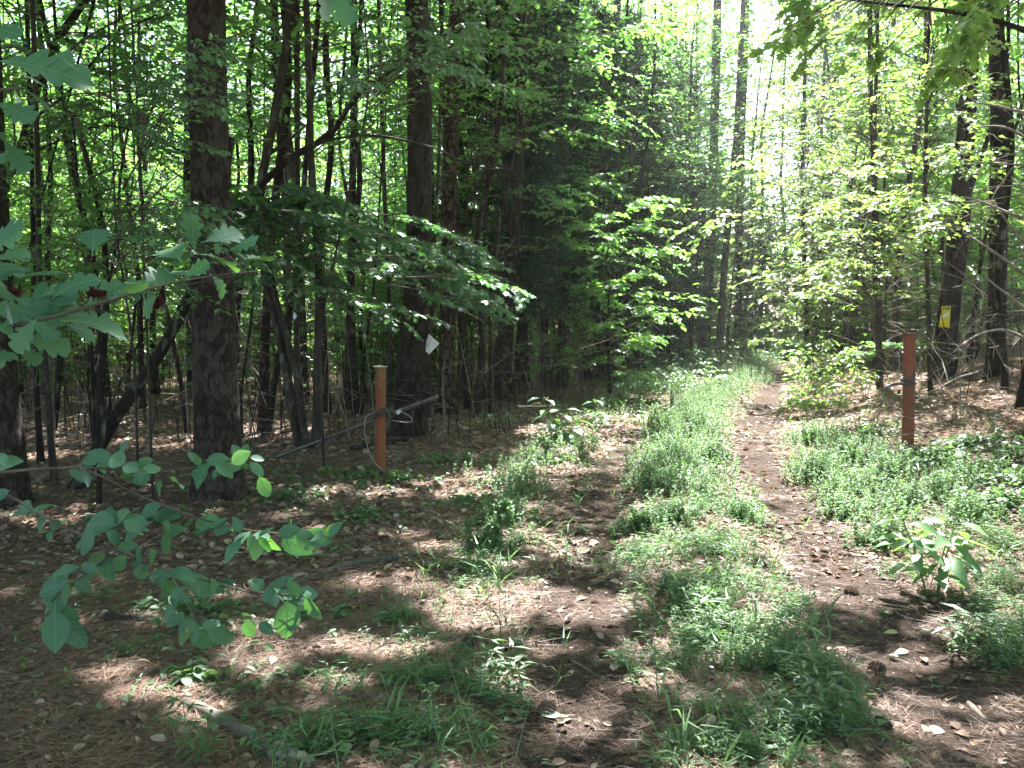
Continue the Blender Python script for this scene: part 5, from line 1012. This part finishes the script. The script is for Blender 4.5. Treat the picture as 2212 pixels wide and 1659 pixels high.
for (a, b_, c, d) in HZ: leaf_uv(mb, a, b_, c, d, rng.uniform(2.0, 2.3), T_OV, (rng.normal(0, .4), -1.0+rng.normal(0, .35), .7), k=.98, dy=rng.uniform(-.05, .05))
for q in TW:
    for k in range(17 if len(q) > 6 else 8):
        i = rng.integers(1 if len(q) < 6 else 3, len(q)); a, b_ = q[i][0]+rng.uniform(-25, 10), q[i][1]+rng.uniform(-6, 6); an = rng.uniform(0, 6.28); l = rng.uniform(28, 52)
        leaf_uv(mb, a, b_, a+l*math.cos(an), b_+l*math.sin(an)*.8, q[i][2]+rng.uniform(-.08, .1), T_OV, (rng.normal(0, .5), -.6+rng.normal(0, .4), .9), dy=rng.uniform(-.04, .04))
build('foliage', local(mb.arr(), bo), [M_OAK], t, True)
# close leafy sprays over the thickest pine (upper left) and top middle
for (nm, lab, bx, by, bY, src, reg, n, Yr, ls, tm) in [
    ('dogwood', 'dogwood spray with thin flat leaves across the thickest pine', 300, 1060, None, (250, 500), (330, 640, 480, 680), 16, (4.6, 5.6), .062, T_MAP),
    ('dogwood', 'leafy twigs crossing the upper part of the thickest pine from the left', 330, 1075, None, (300, 300), (300, 560, 40, 330), 16, (4.8, 6.0), .055, T_OV2),
    ('birch_tree', 'pale round-leaved twigs hanging before the top of the second pine', 700, 1010, None, (800, 200), (740, 1140, 10, 190), 18, (6, 7.5), .07, T_OV2)]:
    b = G(bx, by); t = thing(nm, lab, 'tree', b)
    wood('stem', [(bx, by+3, b[1]), (bx-10, by-300, b[1]), (src[0], src[1], b[1]), (src[0]-20, -60, b[1])], 6, 3.5, t, b, M_BARK)
    st, tg = [], []
    for k in range(n):
        u = rng.uniform(reg[0], reg[1]); v = rng.uniform(reg[2], reg[3]); st.append(P(src[0], src[1]+rng.uniform(-60, 60), b[1])); tg.append(P(u, v, rng.uniform(*Yr)))
    leafy(t, b, st, tg, rng, .006, 8, .26, 6, ls, tm, M_MAPLE, .05, t0=.5, droop=.1)

# ------------------------------------------------------------------ tall trees, mostly out of view, added to shade the near ground and trunks
rng = np.random.default_rng(303); n = 0; tries = 0
TALL = [(-5.9, 7.5), (-8.9, 11.5), (5.9, 6.6), (8.4, 9.6), (-6.5, 3.0), (6.6, 3.4), (-9.4, 5.5), (9.6, 6.4), (-4.2, 16.5), (-1.2, 20.5), (11, 14), (-3.5, -2), (3.4, -2.5), (-1, -7), (6.5, -6), (-6.5, -6), (0.5, -12), (-7.8, .2), (8.6, .5), (2.7, -8), (6.7, 9.4), (7.2, 11.2), (-3.95, 5.1)]
for (x, y) in TALL:
    d = x-pathx(y); side = 'left' if d < 0 else 'right'; k = ['canopy1', 'canopy2', 'canopy1'][n % 3]; inview = abs(x) < .66*y
    place(k, 'tall_tree', 'tall hardwood added for the shade its crown casts, on the %s of the trail' % side, 'tree', x, y, rng.uniform(0, 6.28), .95 if inview else 1.05, group='tall hardwoods added for shade on the %s of the trail' % side, sz=.9); n += 1

for (lab, bx, by, xr, yr, n, sd) in [('unseen oak added right of view, its long limbs shading the near trail', 5.6, 7.7, (-.6, 6.5), (5.2, 10.5), 86, 1), ('unseen oak added left of view, its limbs shading the forest floor', -5.2, 6.6, (-5.5, .8), (4.8, 9.5), 50, 2),
                                      ('unseen oak added up the right bank, its limbs shading the middle of the trail', 9.4, 12.4, (1.2, 8), (9.5, 15), 60, 3)]:
    rg = np.random.default_rng(500+sd); z0 = float(ground(bx, by)); loc = np.array([bx, by, z0]); t = thing('oak_tree', lab, 'oak', loc)  # oaks out of view, added only for the shade of their limbs
    arr, c_, r_ = trunk_arr(rg, [loc+[0, 0, -.1], loc+[.05, 0, 3], loc+[-.05, .1, 6], loc+[0, 0, 11]], [.22, .19, .15, .06], 14, .3, step=.25); build('trunk', local(arr, loc), [M_BARK], t, smooth=True)
    st, tg = [], []
    for k in range(n):
        x_ = rg.uniform(*xr); y_ = rg.uniform(*yr); z_ = 1.6+.385*y_+.9+rg.random()*3.2; st.append(loc+np.array([0, 0, min(10.5, max(z_-z0-rg.uniform(-.3, 1.2), 4.6+.385*(by-6)))])); tg.append(np.array([x_, y_, z_]))
    leafy(t, loc, st, tg, rg, .02, 15, .75, 9, .135, T_RH, M_LEAF, .05, name='crown', t0=.35)
# ------------------------------------------------------------------ light, sky, camera
w = bpy.data.worlds.new('World'); scn.world = w; w.use_nodes = True; wt = w.node_tree; bg = wt.nodes['Background']
sky = wt.nodes.new('ShaderNodeTexSky'); sky.sky_type = 'NISHITA'; sky.sun_disc = False; sky.sun_elevation = EL; sky.sun_rotation = AZ; sky.air_density = 1.2; sky.dust_density = 2.5
wt.links.new(sky.outputs[0], bg.inputs[0]); bg.inputs[1].default_value = .08
L = bpy.data.lights.new('sun', 'SUN'); L.energy = 5.0; L.angle = R(.55); L.color = (1, .965, .92); so = bpy.data.objects.new('sun', L); C.objects.link(so)
so.rotation_euler = Vector(tuple(-S)).to_track_quat('-Z', 'Y').to_euler()
cam = bpy.data.cameras.new('camera'); cam.lens = 29.0; cam.sensor_width = 36; cam.clip_start = .05; cam.clip_end = 600; co = bpy.data.objects.new('camera', cam); C.objects.link(co)
co.location = (0, 0, CH); co.rotation_euler = (math.pi/2+PIT, 0, 0); scn.camera = co
scn.view_settings.view_transform = 'Standard'; scn.view_settings.look = 'None'; scn.view_settings.gamma = 1; scn.view_settings.exposure = EXPO
cy = scn.cycles; cy.max_bounces = 7; cy.diffuse_bounces = 4; cy.glossy_bounces = 2; cy.transmission_bounces = 3; cy.sample_clamp_indirect = 6

HZ_D = HAZED
if HZ_D:  # added scattering volume, mostly imitating a veil of lens glare
    m, t_, out = nt('glare_haze_air'); pv = N(t_, 'ShaderNodeVolumePrincipled', {'Color': (.92, .97, .95, 1), 'Density': HZ_D, 'Anisotropy': .55}); t_.links.new(pv.outputs[0], out.inputs['Volume'])
    mb = MB(); mb.box((0, 30, 14), (75, 85, 17)); o = build('glare_haze', mb.arr(), [m]); tag(o, 'thin bright volume added through the woods, mostly standing in for lens glare', 'glare_haze', kind='stuff'); scn.cycles.volume_bounces = 0
